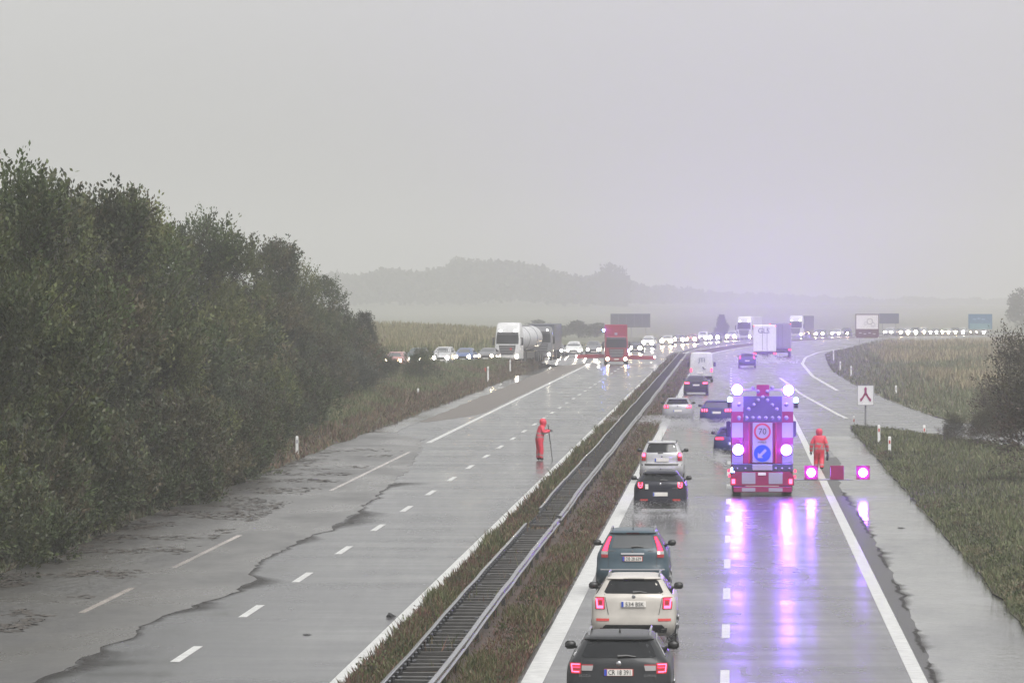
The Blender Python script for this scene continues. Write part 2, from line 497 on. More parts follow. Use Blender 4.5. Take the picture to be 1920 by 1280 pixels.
# ------------------------------------------------------------------ water lying on the road
def ragged(pts, amp, freq, seed):
    xs, ys = [p[0] for p in pts], [p[1] for p in pts]
    from mathutils import noise
    def f(y):
        return float(np.interp(y, ys, xs)) + amp * noise.noise(Vector((y * freq, seed, 0))) + amp * .45 * noise.noise(Vector((y * freq * 3.7, seed, 5)))
    return f
def gp(px, py):
    d = FPX * CAMH / (py - YHOR)
    return ((px - 960) * d / FPX, d)
wl = ragged([(-10.6, 60), gp(-160, 1340), gp(58, 1280), gp(200, 1215), gp(273, 1176), gp(285, 1160), gp(351, 1139), gp(440, 1112), gp(476, 1085), gp(472, 1066), gp(500, 1045), gp(560, 1015), gp(620, 991), gp(675, 955), (rx(-9.6, 230), 230), (rx(-10.9, 262), 262), (rx(-11.9, 280), 280), (rx(-14.6, 292), 292)], .34, .30, 4.0)
flood = ribbon('water', lambda y: rx(-16.5, y), wl, np.arange(62, 292, .8), lambda t, y, x: .008, 20, FLOOD)
_c = np.ones((len(flood.data.vertices), 4), np.float32); _c[:, :3] = (np.tile(1 - np.linspace(0, 1, 20), len(flood.data.vertices) // 20) ** 1.1)[:, None]
flood.data.color_attributes.new('Col', 'FLOAT_COLOR', 'POINT').data.foreach_set('color', _c.ravel())
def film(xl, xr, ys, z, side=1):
    o = ribbon('waterline_film', xl, xr, ys, lambda t, y, x: z, 7, FILM)  # dark film, strongest near the waterline and fading away from it
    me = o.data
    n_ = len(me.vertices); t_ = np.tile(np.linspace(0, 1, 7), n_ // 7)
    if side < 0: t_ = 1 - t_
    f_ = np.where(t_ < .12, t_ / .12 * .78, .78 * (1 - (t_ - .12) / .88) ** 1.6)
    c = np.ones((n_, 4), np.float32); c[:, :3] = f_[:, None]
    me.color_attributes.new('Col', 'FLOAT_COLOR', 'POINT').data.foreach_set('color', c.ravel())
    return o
film_l = film(lambda y: wl(y) - .05, lambda y: wl(y) + .22 + 3.4 * max(0, nz(7, y, .11) + .08) + .08 * nz(4, y, 1.1), np.arange(96, 215, .5), .0055)
strip_w = ribbon('water', left_edge, lambda y: rx(-14.1 + .25 * nz(6, y, .2), y), np.arange(292, 640, 2.0), lambda t, y, x: .010, 3, SHEET)
shoulder = ribbon('hard_shoulder', lambda y: rx(-14.3, y), lambda y: rx(-11.45 - 2.2 * max(0, 1 - (y - 316) / 24) ** 1.5, y), np.arange(316, 600, 3.0), lambda t, y, x: .006, 3, SHOULDER)
wr = ragged([(9.15 - 1.7, 60), gp(1760, 1280)] + [gp(1722, 1190), gp(1693, 1115), gp(1668, 1066), gp(1640, 1012), gp(1618, 975), gp(1598, 944), gp(1575, 915)] + [(rx(9.1, 240), 240), (rx(8.6, 285), 285)], .16, .45, 9.0)
shed = ribbon('water', wr, lambda y: float(right_edge(y)) + .35, np.arange(62, 285, .8), lambda t, y, x: .008, 10, SHEET)
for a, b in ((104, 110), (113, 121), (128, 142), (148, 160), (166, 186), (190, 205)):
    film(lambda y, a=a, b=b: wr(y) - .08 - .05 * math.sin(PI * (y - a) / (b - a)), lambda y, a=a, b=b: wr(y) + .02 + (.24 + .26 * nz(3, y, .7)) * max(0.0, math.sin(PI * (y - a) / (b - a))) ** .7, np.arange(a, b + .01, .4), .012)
ribbon('hard_shoulder', lambda y: rx(8.07, y), lambda y: wr(y) + .05, np.arange(62, 250, 2.0), lambda t, y, x: .003, 3, COARSE)

# drifted leaves and twigs floating along the flooded edge
n = 20000
fy = 1 / (1 / 98 + rng.uniform(0, 1, n) * (1 / 262 - 1 / 98))
fv = -16.2 + 4.6 * rng.uniform(0, 1, n) ** 1.7
from mathutils import noise as _ns
keepf = np.array([_ns.noise(Vector((a * .35, b * .22, 2.0))) + .35 * _ns.noise(Vector((a * 1.3, b * .9, 7.0))) for a, b in zip(fv, fy)]) + (fv < -14.5) * .12 > .10
fy, fv = fy[keepf], fv[keepf]; n = len(fy)
fl = rng.uniform(.02, .15, n); fa = rng.uniform(0, PI, n); fw = fl * rng.uniform(.25, .7, n)
cx, sx_ = np.cos(fa), np.sin(fa)
fx = x0(fy) + fv
FV = np.stack([np.stack([fx + (i * cx * fl - j * sx_ * fw), fy + (i * sx_ * fl + j * cx * fw) * 1.6, np.full(n, .0125) + (k2 * .02 * rng.uniform(0, 1, n))], 1) for i, j, k2 in ((-1, -1, 0), (1, -1, 1), (1, 1, 0), (-1, 1, 1))], 1).reshape(-1, 3)
DEBRIS = mat('drifted_leaves', (.05, .04, .03), .6, var=.4, vs=2)
tag(mesh_obj('drift_litter', np_mesh('drift_litter', FV, np.arange(4 * n).reshape(-1, 4), DEBRIS)), 'dark drifted leaves and twigs floating on the flooded left edge', 'litter', kind='stuff')

# ------------------------------------------------------------------ vegetation
GREENS = np.array([(.050, .062, .022), (.065, .078, .026), (.042, .050, .022), (.085, .090, .032), (.060, .052, .028), (.055, .060, .035)])
def leaf_cloud(P, D, size, pal, jit=.22, aspect=.5):
    n = len(P)
    D = D + rng.normal(0, .45, (n, 3)); D /= np.linalg.norm(D, axis=1)[:, None]
    S = np.cross(D, rng.normal(0, 1, (n, 3))); S /= np.linalg.norm(S, axis=1)[:, None] + 1e-9
    L = size * rng.uniform(.65, 1.35, (n, 1))
    W = L * aspect * .5
    V = np.stack([P, P + D * L * .5 + S * W, P + D * L, P + D * L * .5 - S * W], 1).reshape(-1, 3)
    C = np.repeat(pal * rng.uniform(1 - jit, 1 + jit, (n, 1)), 4, 0)
    Q = np.arange(4 * n).reshape(-1, 4)
    return V, Q, C
def crown(name, seed, h, r, base, nspr, nleaf=15, size=.15, pal=GREENS, up=.55, squash=1.0, shoots=.0, sl=.75, leaders=0.0):
    g = np.random.default_rng(seed)
    nl = 15
    LO = []
    for k in range(nl):                                            # uneven lobes
        a = g.uniform(0, 2 * PI); q = g.uniform(.12, .95)
        rr = r * .78 * (1 - .75 * abs(q - .42)) * g.uniform(.5, 1.1)
        lz = base + (h - base) * q
        s = r * g.uniform(.24, .46) * (1.05 - .45 * q)
        LO.append((math.cos(a) * rr, math.sin(a) * rr, lz - s * .3, s))
    LO.append((0, 0, h - r * .55, r * .45)); LO.append((0, 0, base + (h - base) * .45, r * .62))
    LO = np.array(LO)
    w = LO[:, 3] ** 2; w /= w.sum()
    k = g.choice(len(LO), nspr, p=w)
    d = g.normal(0, 1, (nspr, 3)); d[:, 2] = d[:, 2] * .9 + .25
    d /= np.linalg.norm(d, axis=1)[:, None]
    rad = LO[k, 3] * (g.uniform(0, 1, nspr) ** .28) * g.uniform(.85, 1.22, nspr)
    P = LO[k, :3] + d * rad[:, None] * np.array([1, 1, 1.15 * squash])
    D = d * (1 - up) + np.array([0, 0, up]) + g.normal(0, .18, (nspr, 3))
    D /= np.linalg.norm(D, axis=1)[:, None]
    ln = sl * g.uniform(.5, 1.3, nspr) * (1 + shoots * (P[:, 2] > h * .8))
    nlead = int(nspr * leaders)
    if nlead:                                                      # single shoots standing out of the top
        kk = g.integers(0, 6, nlead); la = g.uniform(0, 2 * PI, 6); lr = r * g.uniform(.0, .55, 6); lt = g.uniform(.3, 1.5, 6)
        q = g.uniform(0, 1, nlead)
        sel = g.choice(nspr, nlead, replace=False)
        base_z = h - .9 - lr * .7
        P[sel] = np.stack([np.cos(la[kk]) * lr[kk], np.sin(la[kk]) * lr[kk], base_z[kk] + q * (lt[kk] + .9)], 1) + g.normal(0, .22, (nlead, 3)) * (1.1 - q)[:, None] * np.array([1, 1, .4])
        D[sel] = D[sel] * .5 + np.array([0, 0, .6]); ln[sel] *= .55
    keep = P[:, 2] > .15
    P, D, ln = P[keep], D[keep], ln[keep]
    lobe_c = pal[g.integers(0, len(pal), len(LO))] * g.uniform(.65, 1.35, (len(LO), 1))
    pal_s = (.62 * lobe_c[k[keep]] + .38 * pal[g.integers(0, len(pal), len(P))]) * g.uniform(.7, 1.3, (len(P), 1))
    t = g.uniform(.05, 1, (len(P), nleaf))
    LP = (P[:, None] + D[:, None] * (ln[:, None] * t)[..., None] + g.normal(0, .06 * sl / .75, (len(P), nleaf, 3))).reshape(-1, 3)
    LD = np.repeat(D, nleaf, 0)
    LC = np.repeat(pal_s, nleaf, 0)
    V, Q, C = leaf_cloud(LP, LD, size, LC)
    return np_mesh(name, V, Q, LEAF, C)
def trunk_mesh(seed, h, r, base, tr=.16):
    g = random.Random(seed)
    mb = MB()
    top = h * .86
    pts = [(g.uniform(-.1, .1) * i, g.uniform(-.1, .1) * i, top * i / 6) for i in range(7)]
    mb.tube(pts, [tr * (1.25 if i == 0 else 1) * (1 - .14 * i) for i in range(7)], 8)
    for k in range(18):
        q = g.uniform(max(.15, base / h * .9), .97)
        a = g.uniform(0, 2 * PI); p = Vector((0, 0, top * q))
        p.x, p.y = pts[int(q * 6)][0], pts[int(q * 6)][1]
        ln = r * g.uniform(.5, 1.12)
        e = p + Vector((math.cos(a) * ln, math.sin(a) * ln, ln * g.uniform(.4, .9)))
        m = p.lerp(e, .5) + Vector((0, 0, -.12 * ln))
        rr = tr * (1 - q * .75) * .55
        mb.tube([p, m, e], [rr, rr * .65, rr * .2], 5)
    return mb.mesh('trunk', BARK, 50)
def bank_h(x, y):
    d = left_edge(y) - x
    return .02 + 1.5 * (1 - math.exp(-max(0, d) / 6.0)) if d > 0 else 0
OLIVE = np.array([(.054, .072, .028), (.082, .098, .036), (.036, .042, .022), (.130, .140, .050), (.088, .070, .038), (.064, .072, .046), (.064, .092, .032)])
TV = []
for i, (h, r, b) in enumerate(((11.6, 3.4, 1.2), (10.8, 3.1, 1.0), (11.2, 3.7, 1.4), (9.6, 3.0, .8), (10.2, 3.3, 1.0))):
    TV.append((h, crown('crown', 100 + i, h, r, b, 2000, 15, .17, OLIVE, .6, shoots=.3, leaders=(.06, .0, .05, .012, .0)[i]), trunk_mesh(200 + i, h, r, b)))
def tree(variant, x, y, z, s, rot, label, group=None, name='broadleaf_tree', cat='tree', variants=None):
    h, cm, tm = (variants or TV)[variant]
    e = empty(name, (x, y, z), rot, label=label, cat=cat, group=group)
    e.scale = (s[0], s[0], s[1]) if isinstance(s, tuple) else (s, s, s)
    mesh_obj('trunk', tm, e); mesh_obj('crown', cm, e)
    return e
# front row of the belt: (photo column of the trunk, distance, photo row of the top, label)
FRONT = [
    (-60, 158, 330, 'tall olive tree cut by the left picture edge, nearest of the belt'),
    (18, 166, 306, 'tall pointed tree, second from the left edge of the roadside belt'),
    (100, 178, 312, 'tree with a narrow spiky leader, tallest after the leftmost of the belt'),
    (190, 196, 372, 'broad round tree below the spiky leader in the left belt'),
    (250, 214, 378, 'rounded olive tree left of the gap in the belt skyline'),
    (310, 236, 408, 'tree at the dip in the belt skyline, fifth clear top from left'),
    (392, 262, 402, 'isolated rounded top with sky gaps, middle of the left tree belt'),
    (455, 290, 440, 'tree just right of the airy rounded top in the belt'),
    (512, 320, 462, 'slim tree third from the right end of the left belt'),
    (560, 352, 492, 'tree second from the right end of the belt, left of the dark ragged one'),
    (598, 384, 512, 'last tall tree at the right end of the belt, dark ragged edge'),
]
for i, (px, d, ty, lab) in enumerate(FRONT):
    x = at(px, d); z = bank_h(x, d)
    v = i % 5
    need = CAMH + (YHOR - ty) * d / FPX - z
    s = need / (TV[v][0] * 1.10)
    tree(v, x, d, z, (max(.78, s * (.85 if v in (0, 2) else 1.05)), s * (1.0 if v in (0, 2) else 1.06)), rnd.uniform(0, 6.28), lab)
for i in range(26):                                                 # the rest of the wood, behind and between
    d = 165 + i * 9.5
    x = rx(-24 - rnd.uniform(0, 12) - (3 if i % 2 else 0), d)
    px = 960 + x * FPX / d
    z = bank_h(x, d)
    lim = np.interp(px, [-100, 0, 100, 200, 300, 390, 450, 510, 560, 600, 640], [330, 325, 330, 392, 430, 425, 460, 480, 512, 540, 600])
    need = CAMH + (YHOR - lim - rnd.uniform(30, 85)) * d / FPX - z
    v = rnd.randrange(5)
    s = max(.5, need / (TV[v][0] * 1.08))
    tree(v, x, d, z, (max(.75, s), s), rnd.uniform(0, 6.28), 'olive green tree standing behind the front row of the left belt', 'trees inside the left belt')
# shrubs and undergrowth along the foot of the belt
SHR = np.array([(.052, .070, .028), (.072, .092, .035), (.105, .122, .048), (.040, .046, .026), (.085, .066, .040), (.062, .078, .048)])
GRY = np.array([(.085, .095, .070), (.10, .11, .085), (.065, .075, .055), (.075, .08, .055)])
RUS = np.array([(.10, .065, .04), (.075, .055, .035), (.06, .055, .03), (.05, .045, .028)])
SV = []
for i, (h, r, pal) in enumerate(((3.4, 2.2, SHR), (2.6, 1.9, SHR), (4.2, 2.3, OLIVE), (2.6, 1.8, GRY), (2.2, 1.7, RUS))):
    SV.append((h, crown('foliage', 300 + i, h, r, .3, 950, 14, .13, pal, .55, sl=.5), trunk_mesh(400 + i, h, r * .7, .2, .06)))
def shrub(v, x, y, z, s, label, group=None, name='shrub', cat='shrub'):
    h, cm, tm = SV[v]
    e = empty(name, (x, y, z), rnd.uniform(0, 6.28), label=label, cat=cat, group=group)
    e.scale = (s, s, s)
    mesh_obj('stem', tm, e); mesh_obj('foliage', cm, e)
    return e
for i in range(34):
    d = 122 + i * 5.0 + rnd.uniform(-1.5, 1.5)
    x = left_edge(d) - .25 - rnd.uniform(0, .9) - (1.2 if d > 225 else 0) - max(0, (d - 240) * .03)
    shrub(rnd.choice((0, 1, 1, 0, 2)), x, d, bank_h(x, d) - .2, rnd.uniform(.75, 1.05), 'low green shrub at the flooded foot of the left tree belt', 'shrubs along the flooded left edge')
for i in range(26):
    d = 150 + i * 9.3 + rnd.uniform(-2, 2)
    x = left_edge(d) - 4.6 - rnd.uniform(0, 2.2) - max(0, (d - 240) * .02)
    shrub(rnd.choice((0, 2, 2, 0, 4)), x, d, bank_h(x, d) - .2, rnd.uniform(1.0, 1.45), 'dense shrub in the second row under the left belt trees', 'undergrowth below the belt trees')
for px, d, v, s, lab in ((655, 352, 3, 1.1, 'grey green willow shrub leaning over the grass verge'), (620, 338, 3, .9, 'smaller grey green shrub left of the leaning willow shrub'),
                         (600, 330, 0, 1.2, 'dark green shrub under the last belt trees, left of the grey green shrubs'), (790, 412, 2, .62, 'small dark bush on the verge in front of the queueing cars'),
                         (775, 415, 1, .5, 'low bush touching the small dark bush before the queueing cars'), (640, 375, 4, 1.5, 'reddish brown shrub between the belt and the dark conical bush'),
                         (730, 418, 1, .6, 'low scrub on the verge right of the dark conical bush')):
    x = at(px, d)
    shrub(v, x, d, bank_h(x, d) - .15 if d < 432 else .8, s, lab)
JUN = np.array([(.035, .042, .024), (.045, .050, .030), (.030, .034, .022), (.055, .05, .03)])
g = np.random.default_rng(5)
def conical(name, h, r, n, pal, size=.14, seed=5):
    g = np.random.default_rng(seed)
    q = g.uniform(0, 1, n) ** 1.3
    a = g.uniform(0, 2 * PI, n)
    rr = r * (1 - q) ** .75 * np.sqrt(g.uniform(.1, 1, n)) * (1 + .25 * np.sin(a * 3 + q * 9))
    P = np.stack([np.cos(a) * rr, np.sin(a) * rr, .3 + q * (h - .5)], 1)
    D = np.stack([np.cos(a) * .45, np.sin(a) * .45, np.full(n, .75)], 1)
    ln = g.uniform(.3, .9, n)
    t = g.uniform(0, 1, (n, 12))
    LP = (P[:, None] + D[:, None] * (ln[:, None] * t)[..., None] + g.normal(0, .05, (n, 12, 3))).reshape(-1, 3)
    V, Q, C = leaf_cloud(LP, np.repeat(D, 12, 0), size, np.repeat(pal[g.integers(0, len(pal), n)], 12, 0), aspect=.35)
    return np_mesh(name, V, Q, LEAF, C)
jm = conical('crown', 7.0, 2.1, 1500, JUN)
jt = trunk_mesh(77, 6.5, 1.2, .5, .10)
x = at(683, 396)
e = empty('conifer', (x, 396, bank_h(x, 396) - .1), .4, label='dark pointed juniper like tree at the end of the left belt', cat='tree')
e.scale = (.98, .98, .72)
mesh_obj('trunk', jt, e); mesh_obj('crown', jm, e)
x = at(646, 400)
e = empty('conifer', (x, 402, bank_h(x, 402) - .1), 2.4, label='thinner brownish tree just behind and left of the dark pointed juniper', cat='tree')
e.scale = (1.15, 1.15, .70)
mesh_obj('trunk', jt, e); mesh_obj('crown', conical('crown', 6.6, 2.2, 900, RUS, .13, 9), e)

# grass: real blades joined into one object per stretch
def blades(name, P, h, w, pal, label, lean=.35, jit=.35, parent=None):
    n = len(P)
    a = rng.uniform(0, 2 * PI, n)
    S = np.stack([np.cos(a), np.sin(a), np.zeros(n)], 1)
    hh = (h * rng.uniform(.45, 1.35, n))[:, None]
    T = P + np.array([0, 0, 1]) * hh + np.stack([rng.normal(0, lean, n), rng.normal(0, lean, n), np.zeros(n)], 1) * hh
    M = P + (T - P) * .55 + np.array([0, 0, .06]) * hh
    ww = (w * rng.uniform(.6, 1.4, n))[:, None]
    V = np.stack([P - S * ww, P + S * ww, M + S * ww * .8, T, M - S * ww * .8], 1).reshape(-1, 3)
    i = np.arange(n)[:, None] * 5
    Q = np.concatenate([i + np.array([[0, 1, 2, 4]]), i + np.array([[4, 2, 3, 3]])[:, :4]], 1)
    quads = (i + np.array([[0, 1, 2, 4]]))
    tris = (i + np.array([[4, 2, 3]]))
    me = bpy.data.meshes.new(name)
    me.vertices.add(len(V)); me.vertices.foreach_set('co', V.astype(np.float32).ravel())
    lo = np.concatenate([quads, tris], 1).astype(np.int32)           # 7 loops a blade
    me.loops.add(lo.size); me.loops.foreach_set('vertex_index', lo.ravel())
    me.polygons.add(2 * n)
    st = (np.arange(n)[:, None] * 7 + np.array([[0, 4]])).astype(np.int32)
    me.polygons.foreach_set('loop_start', st.ravel())
    me.update(calc_edges=True)
    C = np.repeat(pal * rng.uniform(1 - jit, 1 + jit, (n, 1)), 5, 0)
    c = np.ones((len(V), 4), np.float32); c[:, :3] = C
    me.color_attributes.new('Col', 'FLOAT_COLOR', 'POINT').data.foreach_set('color', c.ravel())
    finish(me, GRASSM)
    o = mesh_obj(name, me, parent)
    tag(o, label, 'grass', kind='stuff')
    return o
def vnoise(x, y, s, seed=0.0):
    from mathutils import noise
    return np.array([noise.noise(Vector((a * s, b * s, seed))) for a, b in zip(x, y)])
def strip_points(n, ya, yb, va, vb, power=2.0):
    u = rng.uniform(0, 1, n)                                         # denser near the camera
    y = 1 / (1 / ya + u * (1 / yb - 1 / ya)) if power == 2 else ya + u * (yb - ya)
    v = rng.uniform(va, vb, n)
    return x0(y) + v, y
def pal_pick(cols, k):
    return np.array(cols)[k]
MG = [(.065, .078, .030), (.095, .105, .045), (.16, .13, .075), (.145, .078, .058), (.12, .058, .048), (.075, .055, .042)]
for nm, va, vb, n, lab, wgt, hh in (('grass', -3.12, -1.95, 30000, 'green and reddish weeds on the left side of the median guardrail', (.28, .22, .15, .15, .10, .10), .20),
                                ('grass', -.98, .10, 30000, 'reddish brown grass strip on the right side of the median guardrail', (.12, .12, .18, .24, .22, .12), .13)):
    x, y = strip_points(n, 92, 640, va, vb)
    q = vnoise(x, y * .35, .45, 2.0)
    k = np.array(rng.choice(6, n, p=wgt))
    k = np.where((q > .22) & (rng.uniform(0, 1, n) < .75), rng.integers(0, 3, n), k)
    k = np.where((q < -.22) & (rng.uniform(0, 1, n) < .6), rng.integers(3, 6, n), k)
    hsc = hh * (1 + .9 * np.maximum(0, q * 2)) * (1 + .0008 * (y - 100))
    keep = rng.uniform(0, 1, n) > .55 * (np.abs(vnoise(x, y, .9, 8.0)) < .05)
    P = np.stack([x, y, zr(y) + .06], 1)
    blades(nm, P[keep], hsc[keep], (.011 + .00009 * (y - 92))[keep], pal_pick(MG, k)[keep], lab)
x, y = strip_points(3500, 92, 330, -1.85, -1.1)
blades('grass', np.stack([x, y, zr(y) + .1], 1), .5 * (vnoise(x, y, .25, 6.) > .1) + .12, .011 + .00009 * (y - 92), pal_pick(MG, rng.integers(0, 4, 3500)), 'thin weeds growing up between the two guardrails')
# the near foot of the left bank
n = 16000
y = 1 / (1 / 105 + rng.uniform(0, 1, n) * (1 / 215 - 1 / 105))
dd = rng.uniform(0, 1, n) ** 1.5 * 4.5
le = np.array([left_edge(a) for a in y])
x = le - dd
LB = [(.060, .072, .034), (.085, .095, .044), (.10, .09, .055), (.085, .06, .042), (.05, .05, .034)]
blades('grass', np.stack([x, y, .02 + 1.5 * (1 - np.exp(-dd / 6.0))], 1), .36 * np.where(dd < .5, .55, 1), .014 + .0001 * (y - 100), pal_pick(LB, rng.integers(0, 5, n)), 'rank grass at the foot of the left bank behind the flood', .5)
def weeds(name, C, r, nleaf, size, pal, label, zf=.55):
    n = len(C)
    d = rng.normal(0, 1, (n, nleaf, 3)); d /= np.linalg.norm(d, axis=2)[..., None]
    d[..., 2] = np.abs(d[..., 2])
    P = (C[:, None] + d * (r[:, None, None] * rng.uniform(.25, 1, (n, nleaf, 1))) * np.array([1, 1, zf])).reshape(-1, 3)
    pc = np.repeat(pal[rng.integers(0, len(pal), n)] * rng.uniform(.7, 1.3, (n, 1)), nleaf, 0)
    V, Q, Cc = leaf_cloud(P, d.reshape(-1, 3) + np.array([0, 0, .6]), size, pc)
    tag(mesh_obj(name, np_mesh(name, V, Q, LEAF, Cc)), label, 'weeds', kind='stuff')
n = 620
y = 1 / (1 / 102 + rng.uniform(0, 1, n) * (1 / 292 - 1 / 102))
ex = np.array([float(right_edge(a)) for a in y])
x = ex + .2 + rng.uniform(0, 1, n) ** 1.2 * np.minimum(9, np.maximum(gore_r(y) - ex - .6, .1))
WP = np.array([(.075, .095, .042), (.10, .12, .05), (.055, .065, .034), (.12, .12, .06), (.11, .075, .05), (.05, .05, .034), (.14, .12, .075)])
weeds('weeds', np.stack([x, y, np.full(n, .22)], 1), rng.uniform(.25, .75, n), 60, .085, WP, 'mixed weeds scattered through the right grass verge')
n = 300
x, y = strip_points(n, 96, 330, -3.0, -2.1)
weeds('weeds', np.stack([x, y, np.full(n, .08)], 1), rng.uniform(.12, .36, n), 34, .075, WP, 'leafy weeds along the left foot of the median guardrail', .9)
n = 130
x, y = strip_points(n, 96, 330, -.9, -.15)
weeds('weeds', np.stack([x, y, np.full(n, .08)], 1), rng.uniform(.12, .30, n), 34, .075, WP, 'leafy weeds in the reddish strip right of the median guardrail', .9)
# right verge
n = 80000
x, y = strip_points(n, 100, 297, 0, 1)
v = rng.uniform(0, 1, n) ** 1.3 * 9.5
ex = np.array([float(right_edge(a)) for a in y]); gr = np.maximum(gore_r(y), ex + .15)
x = ex + np.minimum(v, (gr - ex) * rng.uniform(0, 1, n))
q = vnoise(x, y * .6, .35, 1.0)
RG = [(.090, .105, .055), (.112, .130, .062), (.135, .148, .075), (.155, .145, .09), (.125, .105, .075), (.075, .08, .052)]
k = np.where(q > .15, rng.integers(1, 4, n), rng.choice(6, n, p=(.28, .2, .08, .12, .14, .18)))
tt = (x - ex) / np.maximum(.2, gr - ex)
P = np.stack([x, y, .02 + .33 * np.maximum(0, np.sin(PI * np.clip(tt, 0, 1) ** .55)) ** .7 * np.minimum(1, (299 - y) / 30)], 1)
blades('grass', P, .22 * (1 + .8 * np.maximum(0, q)) * np.where(tt < .03, .6, 1), .012 + .00009 * (y - 92), pal_pick(RG, k), 'dark green grass verge right of the flooded hard shoulder')
# left verge between the road and the exit slip
n = 75000
y = np.where(rng.uniform(0, 1, n) < .6, rng.uniform(205, 432, n), rng.uniform(425, 564, n))
le = np.array([left_edge(a) for a in y])
dd = np.where(y < 432, rng.uniform(0, 1, n) ** 1.2 * 13, np.maximum(.1, le - (ramp_c(y) + np.interp(y, [440, 500], [3.4, 1.7]))) * rng.uniform(0, 1, n))
x = le - dd
q = vnoise(x, y * .5, .22, 3.0)
LG = [(.085, .105, .048), (.11, .13, .06), (.15, .14, .075), (.15, .105, .068), (.12, .075, .06), (.085, .075, .05)]
k = np.where(dd < 1.6, rng.choice(6, n, p=(.05, .05, .1, .25, .40, .15)), np.where(q > -.05, rng.integers(0, 3, n), rng.integers(2, 6, n)))
P = np.stack([x, y, np.array([bank_z(1 - d_ / max(.1, l_ - left_out(y_)) if y_ >= 432 else 0, y_, x_) for d_, l_, y_, x_ in zip(dd, le, y, x)])], 1)
blades('grass', P, .38 * (1 + .8 * np.maximum(0, q)) * np.where(dd < 1.2, .6, 1), .022 + .00008 * (y - 200), pal_pick(LG, k), 'grass verge between the flooded lanes and the exit slip road')
# meadow
n = 70000
y = 300 + 420 * rng.uniform(0, 1, n) ** 1.4
x = mead_l(y) + rng.uniform(0, 1, n) ** 1.2 * 45
q = vnoise(x, y * .35, .09, 4.0)
MD = [(.12, .135, .08), (.15, .16, .095), (.26, .23, .145), (.31, .265, .175), (.20, .165, .115), (.12, .11, .08)]
dd = x - mead_l(y)
k = np.where(q > .05, rng.integers(2, 5, n), np.where(q < -.18, rng.integers(0, 2, n), rng.integers(0, 6, n)))
k = np.where((dd < 5) & (k > 1), rng.integers(0, 2, n) + 4 * (rng.uniform(0, 1, n) < .4), k)
P = np.stack([x, y, zr(y) + .02 + .55 * (1 - np.exp(-dd / 3.0))], 1)
blades('grass', P, .75 * (1 + .8 * q) * np.clip(.35 + dd / 8, .4, 1), .05 + .00006 * (y - 300), pal_pick(MD, np.minimum(k, 5)), 'pale brown rough meadow behind the entry slip road', .25)
# corn on the rise
n = 20000
y = 500 + 180 * rng.uniform(0, 1, n) ** 1.3
xr_ = np.minimum(ramp_c(y) - 6.0, 30)
x = xr_ - rng.uniform(0, 1, n) * 66
z = np.array([field_z(a, b) for a, b in zip(x, y)])
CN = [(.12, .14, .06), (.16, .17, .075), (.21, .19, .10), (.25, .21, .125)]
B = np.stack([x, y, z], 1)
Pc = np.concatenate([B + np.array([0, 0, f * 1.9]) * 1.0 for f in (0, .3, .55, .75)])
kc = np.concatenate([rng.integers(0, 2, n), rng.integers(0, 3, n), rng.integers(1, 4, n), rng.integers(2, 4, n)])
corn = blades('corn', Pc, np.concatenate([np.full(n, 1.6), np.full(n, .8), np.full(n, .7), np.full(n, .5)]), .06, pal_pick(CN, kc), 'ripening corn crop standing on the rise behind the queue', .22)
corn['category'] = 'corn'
# bushes at the right picture edge
BR = np.array([(.055, .056, .036), (.070, .064, .042), (.08, .075, .042), (.08, .052, .042), (.045, .045, .033)])
bm_ = crown('foliage', 611, 4.6, 2.3, .3, 1100, 12, .11, BR, .5, sl=.9)
bt_ = trunk_mesh(612, 4.3, 2.2, .3, .07)
for px, d, s, lab in ((1982, 205, 1.15, 'tall dark thorny bush cut by the right picture edge'), (1912, 246, .68, 'dark bush left of the tall thorny bush at the right edge'),
                      (1935, 256, 1.15, 'dark bush behind the tall thorny bush at the right edge'), (1845, 252, .42, 'rounded low dark bush at the mouth of the slip road'),
                      (1790, 258, .34, 'small low dark bush on the verge nearest the merge sign'), (1868, 262, .55, 'twiggy reddish bush beside the slip road mouth')):
    e = empty('thorn_bush', (at(px, d), d, .15), rnd.uniform(0, 6), label=lab, cat='bush')
    e.scale = (s, s, s * .95)
    mesh_obj('stem', bt_, e); mesh_obj('foliage', bm_, e)
# far trees
FT = []
FARG = np.array([(.05, .06, .03), (.06, .065, .035), (.045, .05, .03)])
for i, (h, r) in enumerate(((14, 6.0), (12, 5.2), (16, 6.0))):
    FT.append((h, crown('crown', 700 + i, h, r, 1.0, 900, 8, .75, FARG, .5, sl=1.0), trunk_mesh(720 + i, h, r, 1.0, .3)))
def far_tree(v, px, d, top, label, w=1.0, name='broadleaf_tree'):
    z = zfar(d) - .35
    s = (CAMH + (YHOR - top) * d / FPX - z) / FT[v][0]
    e = empty(name, (at(px, d), d, z), rnd.uniform(0, 6), label=label, cat='tree')
    e.scale = (s * w, s * w, s)
    mesh_obj('trunk', FT[v][2], e); mesh_obj('crown', FT[v][1], e)
far_tree(0, 1918, 1500, 545, 'hazy rounded tree at the right edge above the meadow', 1.0)
far_tree(1, 1960, 1900, 540, 'second hazy tree cut off by the right edge above the thorn bushes', .9)
far_tree(2, 868, 3000, 487, 'tallest rounded tree of the faint far wood on the left', 1.1)
far_tree(2, 1140, 2950, 497, 'faint tall tree at the right end of the far wood', .9)
far_tree(0, 1160, 3000, 504, 'faint tree touching the right side of the tall far wood tree', .9)
for px, d, top, lab in ((1010, 1100, 602, 'hazy bush on the skyline right of the white tanker cab'), (1035, 1150, 608, 'smaller hazy bush just right of the skyline bush by the tanker'),
                        (1085, 1050, 603, 'hazy dark bush left of the red truck'), (1115, 1080, 607, 'hazy dark bush touching the red truck roof line'), (1060, 1120, 612, 'low hazy bush in the gap between two skyline bushes')):
    far_tree(1, px, d, top, lab, 2.0, 'bush')
